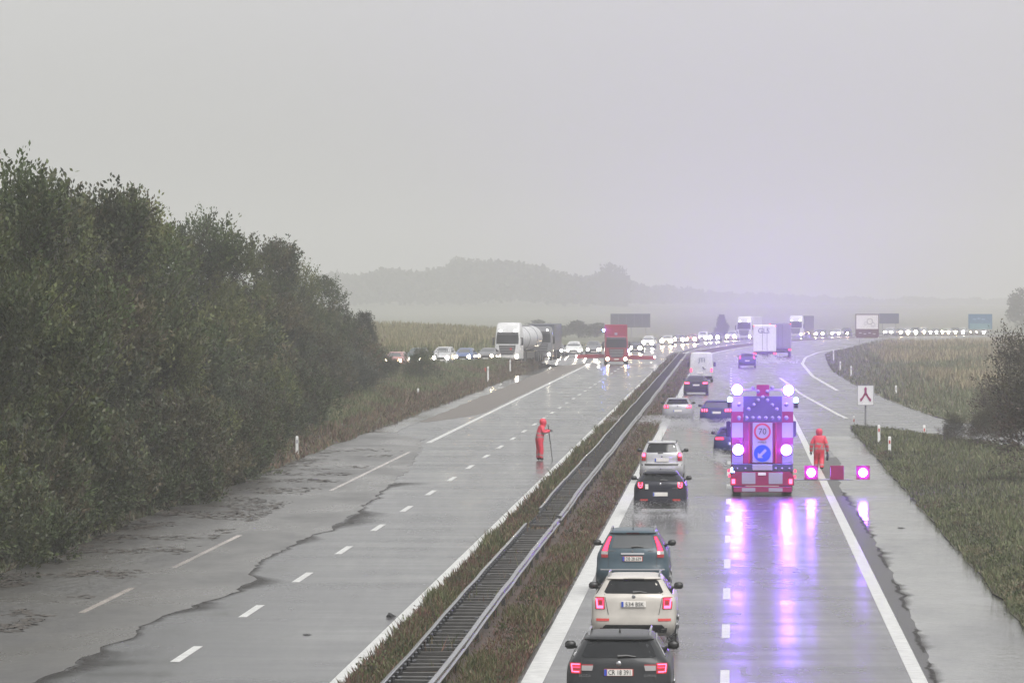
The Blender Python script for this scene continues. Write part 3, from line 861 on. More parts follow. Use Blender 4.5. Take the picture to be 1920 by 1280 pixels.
cz = conical('crown', 6.0, 1.5, 700, JUN, .3, 31)
e = empty('conifer', (at(1353, 1260), 1260, -2.76), 1.0, label='lone hazy fir tree beside the far queue', cat='tree')
e.scale = (1.15, 1.15, .84)
mesh_obj('trunk', jt, e); mesh_obj('crown', cz, e)
# the wood on the far rise reads as one grey mass
prof = [(560, 520), (630, 517), (680, 522), (720, 509), (800, 516), (850, 498), (900, 494), (950, 497), (1000, 505), (1050, 516), (1090, 527), (1125, 515), (1180, 530), (1200, 545), (1250, 541), (1300, 549), (1400, 556), (1500, 560), (1650, 566), (1740, 563), (1850, 566), (2000, 560)]
P_, D_, C_ = [], [], []
for px in range(540, 2010, 9):
    for d in (2900, 3050, 3200):
        top = np.interp(px, [p[0] for p in prof], [p[1] for p in prof]) + rnd.uniform(-5, 9) + (d - 2900) / 120
        hgt = CAMH + (YHOR - top) * d / FPX + 2.6
        if hgt < 1: continue
        if px > 1100: d = d * float(np.interp(px, [1100, 1400], [1, 1.55])); hgt = CAMH + (YHOR - top) * d / FPX + 2.6
        c = np.array([at(px + rnd.uniform(-5, 5), d), d + rnd.uniform(-30, 30), -2.6])
        n = 150
        a = rng.normal(0, 1, (n, 3)); a /= np.linalg.norm(a, axis=1)[:, None]
        q = rng.uniform(.1, 1, n) ** .6
        rr = 6.0 * rng.uniform(.5, 1.05, n) * (1.15 - q * .55)
        p = c + np.stack([a[:, 0] * rr, a[:, 1] * rr, q * hgt], 1)
        P_.append(p); D_.append(a * .6 + np.array([0, 0, .5])); C_.append(FARG[rng.integers(0, 3, n)])
V, Q, C = leaf_cloud(np.concatenate(P_), np.concatenate(D_), 2.9, np.concatenate(C_), aspect=.8)
o = mesh_obj('wood', np_mesh('wood', V, Q, LEAF, C))
tag(o, 'faint grey wood along the far rise, almost lost in rain haze', 'wood', kind='stuff')
hill = ribbon('hill', lambda y: at(500, y), lambda y: at(2100, y), [2550, 2700, 2900, 3200, 3700, 4300], lambda t, y, x: -2.9 + (np.interp(y, [2550, 2700, 2900, 3700, 4300], [0, .8, 4, 8, 0])) * float(np.interp(960 + x * FPX / y, [500, 700, 1100, 1250, 2100], [1, 1, 1, .4, .2])), 14, GROUND)
# ------------------------------------------------------------------ median guardrail: two rails tied like a ladder
def wob(y, s): return .035 * nz(s, y, .06) + .02 * nz(s + 3, y, .2)
def zwob(y, s): return .045 * nz(s + 7, y, .055)
guard = empty('guardrail', (rx(-1.45, 95), 95, 0), label='double steel guardrail tied like a ladder along the motorway median', cat='guardrail')
def gpart(name, mb, mats, smooth=None):
    o = mb.build(name, mats, guard, smooth)
    o.matrix_parent_inverse = guard.matrix_basis.inverted()
    return o
def rail(side, v, ya, yb, step, dz=0.0):
    ys = np.append(np.arange(ya, yb, step), yb)
    s = side
    pr = [(-.02, .52), (.05, .54), (.055, .585), (.01, .615), (.01, .645), (.055, .675), (.05, .72), (-.02, .745), (-.04, .735), (-.04, .53)]
    rs = []
    for y in ys:
        xx = rx(v + wob(y, s), y); zz = zfar(y) + zwob(y, s) + dz
        ring = [(xx + s * a, y, zz + h) for a, h in pr]
        rs.append(ring if s > 0 else ring[::-1])
    mb = MB(); mb.rings(rs)
    return gpart('rail', mb, STEEL, 30)
rail(1, -1.03, 80, 163.5, 2.0); rail(1, -1.05, 165, 300, 3.0, .02); rail(1, -1.03, 300, 640, 8.0); rail(1, -1.03, 640, 1200, 12.0)
rail(-1, -1.86, 80, 160, 2.0); rail(-1, -1.86, 171, 300, 3.0, .02); rail(-1, -1.86, 300, 640, 8.0); rail(-1, -1.86, 640, 1200, 12.0)
tm_ = MB(); tm_.box((0, 0, 0), (.80, .10, .085), 0, .012); tie_me = tm_.mesh('tie', DSTEEL)
tz_ = MB(); tz_.box((0, 0, 0), (.05, .11, .10), 0, .01); clip_me = tz_.mesh('clip', STEEL)
inv = guard.matrix_basis.inverted()
y = 82.0
while y < 214:
    if not (158.5 < y < 161 or 167 < y < 168):
        o = mesh_obj('tie', tie_me, guard); o.matrix_parent_inverse = inv
        o.location = (rx(-1.445 + wob(y, 2), y), y, .60 + zwob(y, 1) + rnd.uniform(-.012, .012)); o.rotation_euler = (rnd.uniform(-.05, .05), rnd.uniform(-.015, .015), rnd.uniform(-.02, .02) - .041)
        o = mesh_obj('clip', clip_me, guard); o.matrix_parent_inverse = inv
        o.location = (rx(-1.795 + wob(y, -1), y), y - .005, .655 + zwob(y, -1))
    y += 1.1
mb = MB()
y = 214.5
while y < 620:
    mb.box((rx(-1.445, y), y, zfar(y) + .60 + zwob(y, 1)), (.80, .10, .085)); y += 1.1
o = gpart('tie', mb, DSTEEL); o['kind'] = 'stuff'
pm = MB(); pm.box((0, 0, .25), (.09, .06, .8), 0, .01); post_me = pm.mesh('post', STEEL)
for k in range(46):
    y = 83.5 + 4.4 * k
    for v in (-1.72, -1.17):
        o = mesh_obj('post', post_me, guard); o.matrix_parent_inverse = inv; o.location = (rx(v, y), y, zfar(y) + .02)

# ------------------------------------------------------------------ cars
class Shell:
    def __init__(s, rows, ar=.34, af=.5, n=3.4):
        s.z = np.array([r[0] for r in rows]); s.w = np.array([r[1] for r in rows]); s.r = np.array([r[2] for r in rows]); s.f = np.array([r[3] for r in rows])
        s.ar, s.af, s.n = ar, af, n
    def W(s, z): return float(np.interp(z, s.z, s.w))
    def rear(s, x, z):
        w, r, f = s.W(z), float(np.interp(z, s.z, s.r)), float(np.interp(z, s.z, s.f))
        t = min(1, abs(x) / w); a = min(s.ar, (f - r) * .45)
        return r + a * (1 - (1 - t ** s.n) ** (1 / s.n))
    def front(s, x, z):
        w, r, f = s.W(z), float(np.interp(z, s.z, s.r)), float(np.interp(z, s.z, s.f))
        t = min(1, abs(x) / w); a = min(s.af, (f - r) * .45)
        return f - a * (1 - (1 - t ** s.n) ** (1 / s.n))
    def ring(s, i, nr=13, ns=5):
        z, w, r, f = s.z[i], s.w[i], s.r[i], s.f[i]
        ar, af = min(s.ar, (f - r) * .45), min(s.af, (f - r) * .45)
        P = []
        for k in range(nr + 1):
            q = PI - PI * k / nr
            c, sn = math.cos(q), math.sin(q)
            P.append((w * math.copysign(abs(c) ** (2 / s.n), c), r + ar - ar * abs(sn) ** (2 / s.n), z))
        for k in range(1, ns): P.append((w, r + ar + (f - af - r - ar) * k / ns, z))
        for k in range(nr + 1):
            q = PI * k / nr
            c, sn = math.cos(q), math.sin(q)
            P.append((w * math.copysign(abs(c) ** (2 / s.n), c), f - af + af * abs(sn) ** (2 / s.n), z))
        for k in range(1, ns): P.append((-w, f - af - (f - af - r - ar) * k / ns, z))
        return P
    def body(s):
        return MB().rings([s.ring(i) for i in range(len(s.z))])
    def patch(s, which, rows, off=.006, nu=6, side=1, back=.03):
        """rows: (z, a, b): a..b is x on the rear/front faces or y on a side"""
        def P(a, z, o):
            if which == 'rear': return (a, s.rear(a, z) - o, z)
            if which == 'front': return (a, s.front(a, z) + o, z)
            return (side * (s.W(z) + o), a, z)
        mb = MB()
        vs = [P(a + (b - a) * i / nu, z, off) for z, a, b in rows for i in range(nu + 1)]
        k = nu + 1
        fs = [(j * k + i, j * k + i + 1, (j + 1) * k + i + 1, (j + 1) * k + i) for j in range(len(rows) - 1) for i in range(nu)]
        edge = [(rows[0], i) for i in range(nu + 1)] + [(r, nu) for r in rows[1:]] + [(rows[-1], i) for i in range(nu - 1, -1, -1)] + [(r, 0) for r in rows[-2:0:-1]]
        o_ = [P(r[1] + (r[2] - r[1]) * i / nu, r[0], off) for r, i in edge]
        i_ = [P(r[1] + (r[2] - r[1]) * i / nu, r[0], -back) for r, i in edge]
        mb.add(vs, fs)
        mb.rings([o_, i_], cap=False)
        return mb
def mir(rows): return [(z, -b, -a) for z, a, b in rows]
_wheel = {}
def wheel(parent, x, y, r, w=.21):
    key = (round(r, 3), w)
    if key not in _wheel:
        t = MB(); t.lathe([(r * .62, -w / 2), (r * .93, -w / 2), (r, -w / 2 + .035), (r, w / 2 - .035), (r * .93, w / 2), (r * .62, w / 2)], (0, 0, 0), 'x', 20)
        m = MB(); m.lathe([(r * .615, -w / 2 + .02), (r * .615, w / 2 - .01), (r * .5, w / 2 - .03), (r * .12, w / 2 - .015)], (0, 0, 0), 'x', 20)
        for k in range(5):
            q = 2 * PI * k / 5
            m.tube([(w / 2 - .008, math.cos(q) * r * .1, math.sin(q) * r * .1), (w / 2 - .012, math.cos(q) * r * .6, math.sin(q) * r * .6)], .035, 5)
            m.tube([(-w / 2 + .008, math.cos(q) * r * .1, math.sin(q) * r * .1), (-w / 2 + .012, math.cos(q) * r * .6, math.sin(q) * r * .6)], .035, 5)
        _wheel[key] = (t.mesh('tyre', RUBBER, 40), m.mesh('rim', RIM, 40))
    t, m = _wheel[key]
    o = mesh_obj('wheel', t, parent, (x, y, r))
    mesh_obj('rim', m, o)
    return o
ROWS = {
 'estate': (4.86, [(.20, .80, .30, 4.5), (.24, .86, .12, 4.70), (.34, .90, .03, 4.82), (.5, .925, 0, 4.86), (.66, .932, .02, 4.86), (.80, .93, .055, 4.78), (.92, .915, .075, 4.5), (.99, .895, .09, 4.05), (1.05, .85, .12, 3.65), (1.10, .80, .15, 3.5), (1.20, .745, .24, 3.25), (1.30, .685, .34, 3.0), (1.38, .635, .43, 2.75), (1.40, .622, .38, 2.7), (1.425, .60, .40, 2.6), (1.45, .56, .50, 2.5), (1.468, .49, .72, 2.35), (1.478, .36, 1.0, 2.1), (1.482, .18, 1.3, 1.9)]),
 'estate2': (4.67, [(.20, .80, .28, 4.4), (.25, .85, .12, 4.5), (.36, .885, .03, 4.6), (.5, .905, 0, 4.67), (.63, .907, .03, 4.67), (.78, .905, .05, 4.6), (.92, .90, .055, 4.2), (1.0, .88, .065, 3.9), (1.06, .835, .085, 3.6), (1.11, .785, .13, 3.42), (1.20, .725, .21, 3.2), (1.30, .67, .29, 2.95), (1.40, .605, .38, 2.7), (1.42, .592, .32, 2.62), (1.443, .56, .36, 2.5), (1.462, .49, .58, 2.35), (1.474, .36, .9, 2.1), (1.478, .18, 1.2, 1.9)]),
 'suv': (4.57, [(.28, .80, .28, 4.3), (.33, .86, .12, 4.45), (.45, .905, .03, 4.55), (.62, .912, 0, 4.57), (.70, .905, .01, 4.57), (.76, .90, .06, 4.5), (.95, .895, .09, 4.35), (1.05, .875, .10, 4.0), (1.13, .835, .13, 3.65), (1.21, .785, .18, 3.45), (1.3, .735, .25, 3.25), (1.4, .68, .33, 3.05), (1.54, .60, .46, 2.72), (1.57, .585, .40, 2.64), (1.60, .555, .44, 2.5), (1.625, .49, .62, 2.35), (1.64, .36, .9, 2.1), (1.645, .18, 1.2, 1.9)]),
 'crossover': (4.4, [(.22, .78, .24, 4.2), (.27, .84, .08, 4.3), (.40, .89, .01, 4.38), (.6, .90, 0, 4.4), (.78, .90, .05, 4.35), (.92, .895, .06, 4.2), (1.02, .875, .05, 3.8), (1.12, .82, .10, 3.5), (1.17, .785, .15, 3.38), (1.3, .68, .31, 3.0), (1.39, .615, .42, 2.75), (1.42, .60, .34, 2.65), (1.46, .565, .38, 2.5), (1.50, .50, .6, 2.3), (1.525, .38, .85, 2.1), (1.532, .18, 1.2, 1.9)]),
 'mpv': (4.47, [(.22, .76, .24, 4.2), (.27, .82, .10, 4.35), (.40, .865, .02, 4.45), (.55, .872, 0, 4.47), (.72, .87, .03, 4.44), (.80, .865, .07, 4.38), (.95, .86, .08, 4.25), (1.1, .84, .09, 3.9), (1.19, .80, .11, 3.6), (1.25, .765, .14, 3.5), (1.45, .675, .26, 3.05), (1.575, .61, .35, 2.75), (1.60, .59, .30, 2.65), (1.625, .55, .36, 2.5), (1.645, .46, .6, 2.3), (1.655, .25, 1.0, 2.0)]),
 'hatch': (4.25, [(.22, .78, .22, 4.0), (.27, .84, .09, 4.1), (.38, .88, .02, 4.2), (.55, .895, 0, 4.25), (.72, .895, .03, 4.22), (.85, .89, .06, 4.05), (.95, .87, .08, 3.7), (1.04, .825, .12, 3.35), (1.10, .78, .17, 3.2), (1.28, .675, .36, 2.75), (1.38, .615, .47, 2.5), (1.405, .60, .40, 2.4), (1.435, .55, .5, 2.3), (1.452, .45, .75, 2.1), (1.458, .22, 1.1, 1.8)]),
 'sedan': (4.75, [(.20, .80, .26, 4.5), (.25, .86, .10, 4.6), (.36, .90, .02, 4.7), (.55, .915, 0, 4.75), (.72, .915, .03, 4.72), (.86, .905, .05, 4.5), (.96, .885, .06, 4.1), (1.02, .835, .16, 3.6), (1.06, .80, .42, 3.45), (1.22, .69, .85, 3.0), (1.35, .61, 1.2, 2.7), (1.40, .55, 1.4, 2.5), (1.42, .45, 1.6, 2.3), (1.425, .22, 1.8, 2.0)]),
}
_shell, _bodymesh = {}, {}
def shell(kind):
    if kind not in _shell:
        _shell[kind] = Shell(ROWS[kind][1])
    return _shell[kind]
GLz = {'estate': (1.09, 1.375, .665, .555), 'estate2': (1.115, 1.395, .635, .525), 'suv': (1.20, 1.53, .53, .45), 'crossover': (1.17, 1.385, .59, .515), 'mpv': (1.225, 1.565, .63, .53), 'hatch': (1.11, 1.37, .64, .53), 'sedan': (1.07, 1.34, .62, .52)}
def car(kind, name, label, loc, rz, pmat, cat='car', group=None, tails=(), leds=(), plate=None, glass=GLASS, rails=None, extra=None, front=False, heads=None, high=None, mirrors=True, fmirror=None, seam=None, hl=.68, hr=.13):
    L, rows = ROWS[kind]
    s = shell(kind)
    e = empty(name, loc, rz, label=label, cat=cat, group=group)
    if kind not in _bodymesh:
        _bodymesh[kind] = s.body().mesh('body', BLACK, 38)
    b = mesh_obj('body', _bodymesh[kind], e)
    b.material_slots[0].link = 'OBJECT'; b.material_slots[0].material = pmat
    z0, z1, wa, wb = GLz[kind]
    # glass
    rw = [(z0, -wa + .05, wa - .05), (z0 + .03, -wa, wa), (z0 + (z1 - z0) * .5, -(wa + wb) / 2, (wa + wb) / 2), (z1 - .03, -wb, wb), (z1, -wb + .05, wb - .05)]
    if not front:
        s.patch('rear', rw, .008, 8).build('rear_window', glass, e, 40)
    wz0, wz1 = s.z[list(s.w).index(min(s.w, key=lambda q: abs(q - .85)))], z1 - .01
    wz0 = max(z0 - .05, 1.04)
    s.patch('front', [(wz0, -.90 * s.W(wz0), .90 * s.W(wz0)), ((wz0 + wz1) / 2, -.90 * s.W((wz0 + wz1) / 2), .90 * s.W((wz0 + wz1) / 2)), (wz1, -.86 * s.W(wz1), .86 * s.W(wz1))], .008, 8).build('windscreen', glass if not front else GLASSP, e, 40)
    zb, zt = max(wz0, 1.08), z1 - .02
    for sd in (-1, 1):
        fr = lambda z: float(np.interp(z, s.z, s.f)) - s.af - .12
        re = lambda z: float(np.interp(z, s.z, s.r)) + s.ar + .10
        mid = L * .47
        s.patch('side', [(zb, re(zb), mid - .05), (zt, re(zt), mid - .05)], .006, 4, sd).build('side_window', GLASS, e, 40)
        s.patch('side', [(zb, mid + .05, fr(zb)), (zt, mid + .05, max(mid + .2, fr(zt)))], .006, 4, sd).build('side_window', GLASS, e, 40)
        if mirrors:
            m = MB()
            mz = zb + .02
            my = fr(zb) - .05
            m.box((sd * (s.W(mz) + .14), my, mz + .04), (.20, .10, .145), 0, .04)
            m.box((sd * (s.W(mz) + .02), my + .02, mz), (.12, .05, .05), 0, .01)
            o = m.build('mirror', fmirror or BLACK, e, 50)
    wr_ = {'suv': .355, 'crossover': .345}.get(kind, .325)
    for sd in (-1, 1):
        for wy in (.82, L - .88):
            wheel(e, sd * (max(s.w) - .10), wy, wr_)
    # rear
    if not front:
        for rowsT, mt in tails:
            for rr in (rowsT, mir(rowsT)):
                s.patch('rear', rr, .014, 4).build('tail_light', mt, e, 50)
        for rowsT, mt in leds:
            for rr in (rowsT, mir(rowsT)):
                s.patch('rear', rr, .022, 3).build('lamp', mt, e)
        if plate:
            pz, pw, ph, txt, red = plate
            yy = s.rear(0, pz) - .02
            m = MB(); m.box((0, yy, pz), (pw, .016, ph), 0, .004)
            po = m.build('number_plate', PLATER if red else PLATE, e)
            m = MB(); m.box((.02, yy - .009, pz), (pw - .075, .008, ph - .014))
            m.build('plate_face', PLATE, po)
            m = MB(); m.box((-pw / 2 + .026, yy - .010, pz), (.045, .010, ph - .012)); m.build('plate_band', PLATEB, po)
            if txt:
                [text_mesh(w_, ph * .98, PLATET, po, (.02 + (pw - .13) * c_, yy - .016, pz - .002), fit=(pw - .13) * f_, name="plate_number") for w_, c_, f_ in ([(txt, 0, 1.0)] if txt.count(" ") != 1 else [(txt.split()[0], -.27, .44), (txt.split()[1], .27, .44)])]
        if high:
            s.patch('rear', [(high[0] - .018, -high[1], high[1]), (high[0] + .018, -high[1], high[1])], .012, 4).build('high_brake_light', high[2], e)
        if seam:                                                     # tailgate joints: narrow dark grooves proud by a millimetre
            for zz0, xa, zz1, xb in seam:
                for sg in (-1, 1):
                    n_ = 6
                    rws = [(zz0 + (zz1 - zz0) * i / n_, sg * (xa + (xb - xa) * i / n_) - .006, sg * (xa + (xb - xa) * i / n_) + .006) for i in range(n_ + 1)]
                    s.patch('rear', rws, .004, 1).build('tailgate_joint', BLACK, e)
        z = rows[2][0]
        s.patch('rear', [(rows[0][0] + .01, -.62, .62), (rows[1][0] + .02, -.70, .70), (z + .02, -.72, .72)], .012, 8).build('lower_bumper', BLACK, e, 40)
    if rails:
        zt_ = rows[-4][0]
        for sd in (-1, 1):
            m = MB()
            ya, yb = rows[-4][2] + .25, rows[-4][3] + .05
            xx = rows[-4][1] - .015
            m.tube([(sd * xx, ya, zt_ - .02), (sd * xx, ya + .10, zt_ + .05), (sd * xx, (ya + yb) / 2, zt_ + .065), (sd * xx, yb - .1, zt_ + .05), (sd * xx, yb, zt_ - .02)], .022, 8)
            m.build('roof_rail', rails, e, 50)
    if extra: extra(e, s)
    if front:
        zf0 = hl
        xs = .60
        for sd in (-1, 1):
            hm, hmat = heads if heads else (1, HEADL)
            m = MB(); yy = s.front(sd * xs, zf0) + .04
            m.lathe([(.01, .03), (hr * .6, .025), (hr, .0), (hr, -.06)], (sd * xs, yy, zf0), 'y', 12)
            m.build('headlight', hmat, e)
            s.patch('front', [(zf0 - .08, sd * xs - .19, sd * xs + .17), (zf0 + .09, sd * xs - .17, sd * xs + .19)], .004, 3).build('headlight_housing', CLEARLENS, e)
        s.patch('front', [(.52, -.34, .34), (.60, -.40, .40), (.72, -.40, .40)], .008, 4).build('grille', BLACK, e)
        s.patch('front', [(.24, -.60, .60), (.36, -.66, .66)], .010, 4).build('lower_grille', BLACK, e)
        m = MB(); m.box((0, s.front(0, .45) + .02, .45), (.50, .015, .11), 0, .003); m.build('number_plate', PLATE, e)
    return e
def rail_pt(d, px): return (at(px, d), d, 0)
P_DARK = paint('charcoal', (.022, .023, .026)); P_CREAM = paint('pearl_white', (.47, .44, .40), .05); P_TEAL = paint('blue_grey', (.045, .072, .092), .3)
P_NAVY = paint('navy_black', (.016, .017, .028)); P_SILV = paint('silver', (.50, .50, .51), .5); P_SILVD = paint('dim_silver', (.33, .33, .35), .5); P_BLUE = paint('dark_blue', (.015, .022, .10), .3)
P_WHITE = paint('white', (.55, .55, .55), 0.0); P_RED = paint('faded_red', (.33, .16, .16), .1); P_GREEN = paint('dark_teal', (.05, .075, .075), .3); P_MBLUE = paint('mid_blue', (.09, .13, .27), .3); P_GREY = paint('mid_grey', (.17, .17, .18), .4)
def std_extra(badge_z, badge_r, wiper, ant=None, words=None, strip=None, refl=None, more=None):
    def f(e, s):
        if badge_z:
            m = MB(); m.lathe([(.001, -.02), (badge_r * .75, -.018), (badge_r, -.008), (badge_r, .02)], (0, s.rear(0, badge_z), badge_z), 'y', 16); m.build('badge', CHROME, e, 40)
        if wiper:
            z, xa, xb = wiper
            m = MB(); m.tube([(xa, s.rear(xa, z) - .03, z), ((xa + xb) / 2, s.rear(0, z + .01) - .035, z + .012), (xb, s.rear(xb, z) - .02, z - .01)], [.03, .02, .012], 6); m.build('wiper', BLACK, e, 50)
        if ant:
            kind, ay, az, h = ant
            m = MB()
            if kind == 'fin': m.add([(-.022, ay, az), (.022, ay, az), (.018, ay + .16, az), (-.018, ay + .16, az), (0, ay + .02, az + h)], [(0, 1, 4), (1, 2, 4), (2, 3, 4), (3, 0, 4)])
            else: m.tube([(0, ay + .05, az), (0, ay, az + h * .2), (0, ay - .10, az + h)], [.016, .008, .006], 6)
            m.build('antenna', BLACK, e)
        for txt, x, z, sz in words or ():
            text_mesh(txt, sz, CHROME, e, (x, s.rear(x, z) - .012, z))
        if strip:
            z, hw, th, mt = strip
            s.patch('rear', [(z - th / 2, -hw, hw), (z + th / 2, -hw, hw)], .02, 8).build('trim_strip', mt, e, 40)
        if refl:
            za, zb, xa, xb = refl
            for rr in ([(za, xa, xb), (zb, xa - .01, xb)], mir([(za, xa, xb), (zb, xa - .01, xb)])):
                s.patch('rear', rr, .012, 3).build('reflector', REFL, e)
        if more: more(e, s)
    return f
Y1 = yaw(100)
def chrome_edges(e, s):
    for sd in (-1, 1):
        m = MB(); zz = [1.10, 1.2, 1.30, 1.36]
        m.tube([(sd * (s.W(z) + .012), float(np.interp(z, s.z, s.r)) + s.ar + .06, z) for z in zz] + [(sd * (s.W(1.385) + .012), 2.4, 1.385)], .014, 5); m.build('window_trim', CHROME, e)
def tl(z0, z1, xi0, xo0, xi1, xo1): return [(z0, xi0, xo0), ((z0 + z1) / 2, (xi0 + xi1) / 2, (xo0 + xo1) / 2 + .004), (z1, xi1, xo1)]
car('estate', 'estate_car', 'charcoal estate car with silver roof rails, cut by the bottom picture edge', rail_pt(95.3, 1160), Y1, P_DARK,
    tails=[(tl(.81, 1.0, .665, .845, .665, .875), REDLENS), (tl(.865, .955, .47, .655, .45, .655), CLEARLENS), (tl(.955, .975, .46, .655, .45, .655), REDLENS)],
    leds=[([(.965, .69, .84), (.985, .69, .845)], TAILB), ([(.915, .69, .82), (.932, .69, .825)], TAIL), ([(.835, .70, .80), (.855, .70, .82)], TAILB), ([(.84, .815, .835), (.975, .83, .85)], TAILB)],
    plate=(.835, .52, .125, 'CR 18 391', True), rails=CHROME, seam=[(.70, .66, 1.08, .665)], high=None,
    extra=std_extra(.985, .047, (1.115, -.02, .30), ('fin', 1.05, 1.475, .10), [('SKODA', -.60, .775, .065), ('SUPERB', .55, .775, .065)], None, None, chrome_edges))
car('estate2', 'estate_car', 'cream white estate car with dark rear window, second in the queue', rail_pt(115.3, 1188), Y1, P_CREAM,
    tails=[(tl(.785, 1.04, .615, .82, .625, .83), REDLENS)],
    leds=[([(.80, .65, .79), (.86, .65, .80)], TAILB), ([(.86, .765, .80), (1.0, .775, .81)], TAILB), ([(.985, .655, .80), (1.015, .655, .80)], TAIL), ([(.86, .645, .665), (.98, .645, .665)], TAIL)],
    plate=(.888, .53, .125, '534 BSK', False), rails=CHROME, seam=[(.665, .54, 1.10, .625)], high=(1.412, .22, BLACK),
    extra=std_extra(1.045, .042, (1.14, -.02, .28), None, None, None, (.53, .585, .53, .80), lambda e, s: s.patch('rear', [(.28, -.62, .62), (.40, -.66, .66), (.45, -.6, .6)], .016, 8).build('diffuser', BLACK, e, 40)))
car('suv', 'sport_utility_car', 'blue grey tall car with upright red pillar lights, third in the queue', rail_pt(134, 1186), Y1, P_TEAL, glass=GLASSP,
    tails=[([(.97, .615, .775), (1.05, .615, .785)], REDLENS), ([(1.05, .615, .785), (1.13, .612, .78)], CLEARLENS), ([(1.13, .612, .775), (1.25, .595, .725), (1.38, .555, .66), (1.49, .515, .60)], REDLENS)],
    leds=[([(1.14, .63, .75), (1.25, .61, .705), (1.38, .57, .64), (1.47, .535, .59)], TAIL)],
    plate=(.94, .50, .125, 'DB 28 639', True), rails=CHROME, high=(1.56, .16, REDLENS), seam=[(.74, .60, 1.16, .605)],
    extra=std_extra(1.125, .03, (1.235, -.03, .27), ('rod', .8, 1.635, .40), [('HONDA', -.52, 1.135, .06), ('CR-V', .45, 1.135, .06)], (1.065, .29, .045, CHROME), None, lambda e, s: s.patch('rear', [(.66, -.80, .80), (.69, -.80, .80)], .012, 8).build('bumper_strip', CHROME, e)))
def ulamp(e, s):
    for sd in (-1, 1):
        m = MB(); cx, cz = sd * .675, 1.02
        pts = [(-.06, .09), (-.062, .0), (-.045, -.05), (0, -.072), (.045, -.05), (.062, 0), (.06, .09)]
        m.tube([(cx + a, s.rear(cx + a, cz + b) - .03, cz + b) for a, b in pts], .014, 6); m.build('lamp', TAILB, e)
        m = MB(); m.tube([(cx - .04, s.rear(cx, cz) - .03, cz + .01), (cx + .04, s.rear(cx, cz) - .03, cz + .01)], .014, 6); m.build('lamp', TAILB, e)
    m = MB(); m.box((-.46, s.rear(-.46, .98) - .012, .98), (.11, .01, .17)); m.build('sticker', PLATE, e)
    s.patch('rear', [(.235, -.62, .62), (.30, -.64, .64)], .03, 6).build('skid_plate', RIM, e)
car('crossover', 'crossover_car', 'navy black crossover with glowing U shaped tail lamps throwing spray', rail_pt(183, 1238), Y1, P_NAVY,
    tails=[(tl(.93, 1.13, .58, .765, .59, .77), REDLENS)], plate=(.72, .50, .13, '', False), high=(1.405, .2, BLACK), seam=[(.66, .55, 1.14, .575)],
    extra=std_extra(1.06, .045, (1.19, 0, .25), ('fin', .9, 1.52, .07), [('CX-30', .5, .92, .07)], None, (.50, .56, .43, .68), ulamp))
car('mpv', 'people_carrier', 'silver people carrier with large rear window ahead of the navy crossover', rail_pt(214, 1241), Y1, P_SILV,
    tails=[(tl(.89, 1.22, .635, .815, .63, .775), REDLENS)], leds=[(tl(1.06, 1.20, .66, .785, .655, .76), TAILB)], plate=(.925, .56, .14, '', False), rails=BLACK, seam=[(.8, .60, 1.2, .62)],
    extra=std_extra(1.06, .035, (1.215, -.15, .05), ('rod', 1.0, 1.65, .35), None, None, None, lambda e, s: s.patch('rear', [(.70, -.80, .80), (.78, -.82, .82)], .012, 8).build('bumper_strip', BLACK, e)))
car('hatch', 'hatchback', 'dim silver hatchback throwing white spray beside the median', rail_pt(313, 1270.5), yaw(313), P_SILVD,
    tails=[(tl(.87, 1.08, .50, .81, .55, .80), REDLENS)], leds=[([(.90, .69, .78), (1.05, .69, .78)], TAILB), ([(.90, .54, .62), (1.05, .56, .63)], TAILB)], plate=(.72, .50, .12, '', False), extra=std_extra(.98, .04, None, ('rod', .9, 1.455, .25)))
car('estate', 'estate_car', 'dark blue estate with three bar tail lights left of the warning truck', rail_pt(305, 1343), yaw(305), P_BLUE, glass=GLASSP,
    tails=[(tl(.84, 1.02, .45, .86, .47, .88), REDLENS)], leds=[([(.86, .50, .56), (1.0, .52, .58)], TAILB), ([(.86, .63, .69), (1.0, .64, .70)], TAILB), ([(.86, .76, .82), (1.0, .77, .83)], TAILB)], plate=(.80, .52, .13, '', False), high=(1.40, .3, BLACK))
car('hatch', 'hatchback', 'blue car half hidden behind the left side of the warning truck', (at(1337, 245) + .92, 245, 0), yaw(245), P_BLUE,
    tails=[(tl(.88, 1.02, .40, .84, .42, .84), REDLENS)], leds=[(tl(.90, .99, .44, .80, .46, .80), TAIL)], plate=(.72, .50, .12, '', False))
car('sedan', 'saloon_car', 'dark saloon driving close behind the white van', rail_pt(400, 1305), yaw(400), P_NAVY,
    tails=[(tl(.82, .96, .48, .86, .50, .86), REDLENS)], leds=[(tl(.84, .94, .50, .84, .52, .84), TAILB)], plate=(.74, .52, .12, '', False))
car('hatch', 'hatchback', 'small dark car with upright tail lights in front of the parcel truck', rail_pt(546, 1401), yaw(546), P_BLUE,
    tails=[(tl(.90, 1.25, .66, .78, .62, .74), REDLENS)], leds=[(tl(.92, 1.2, .68, .77, .64, .74), TAIL)], plate=(.72, .5, .12, '', False))

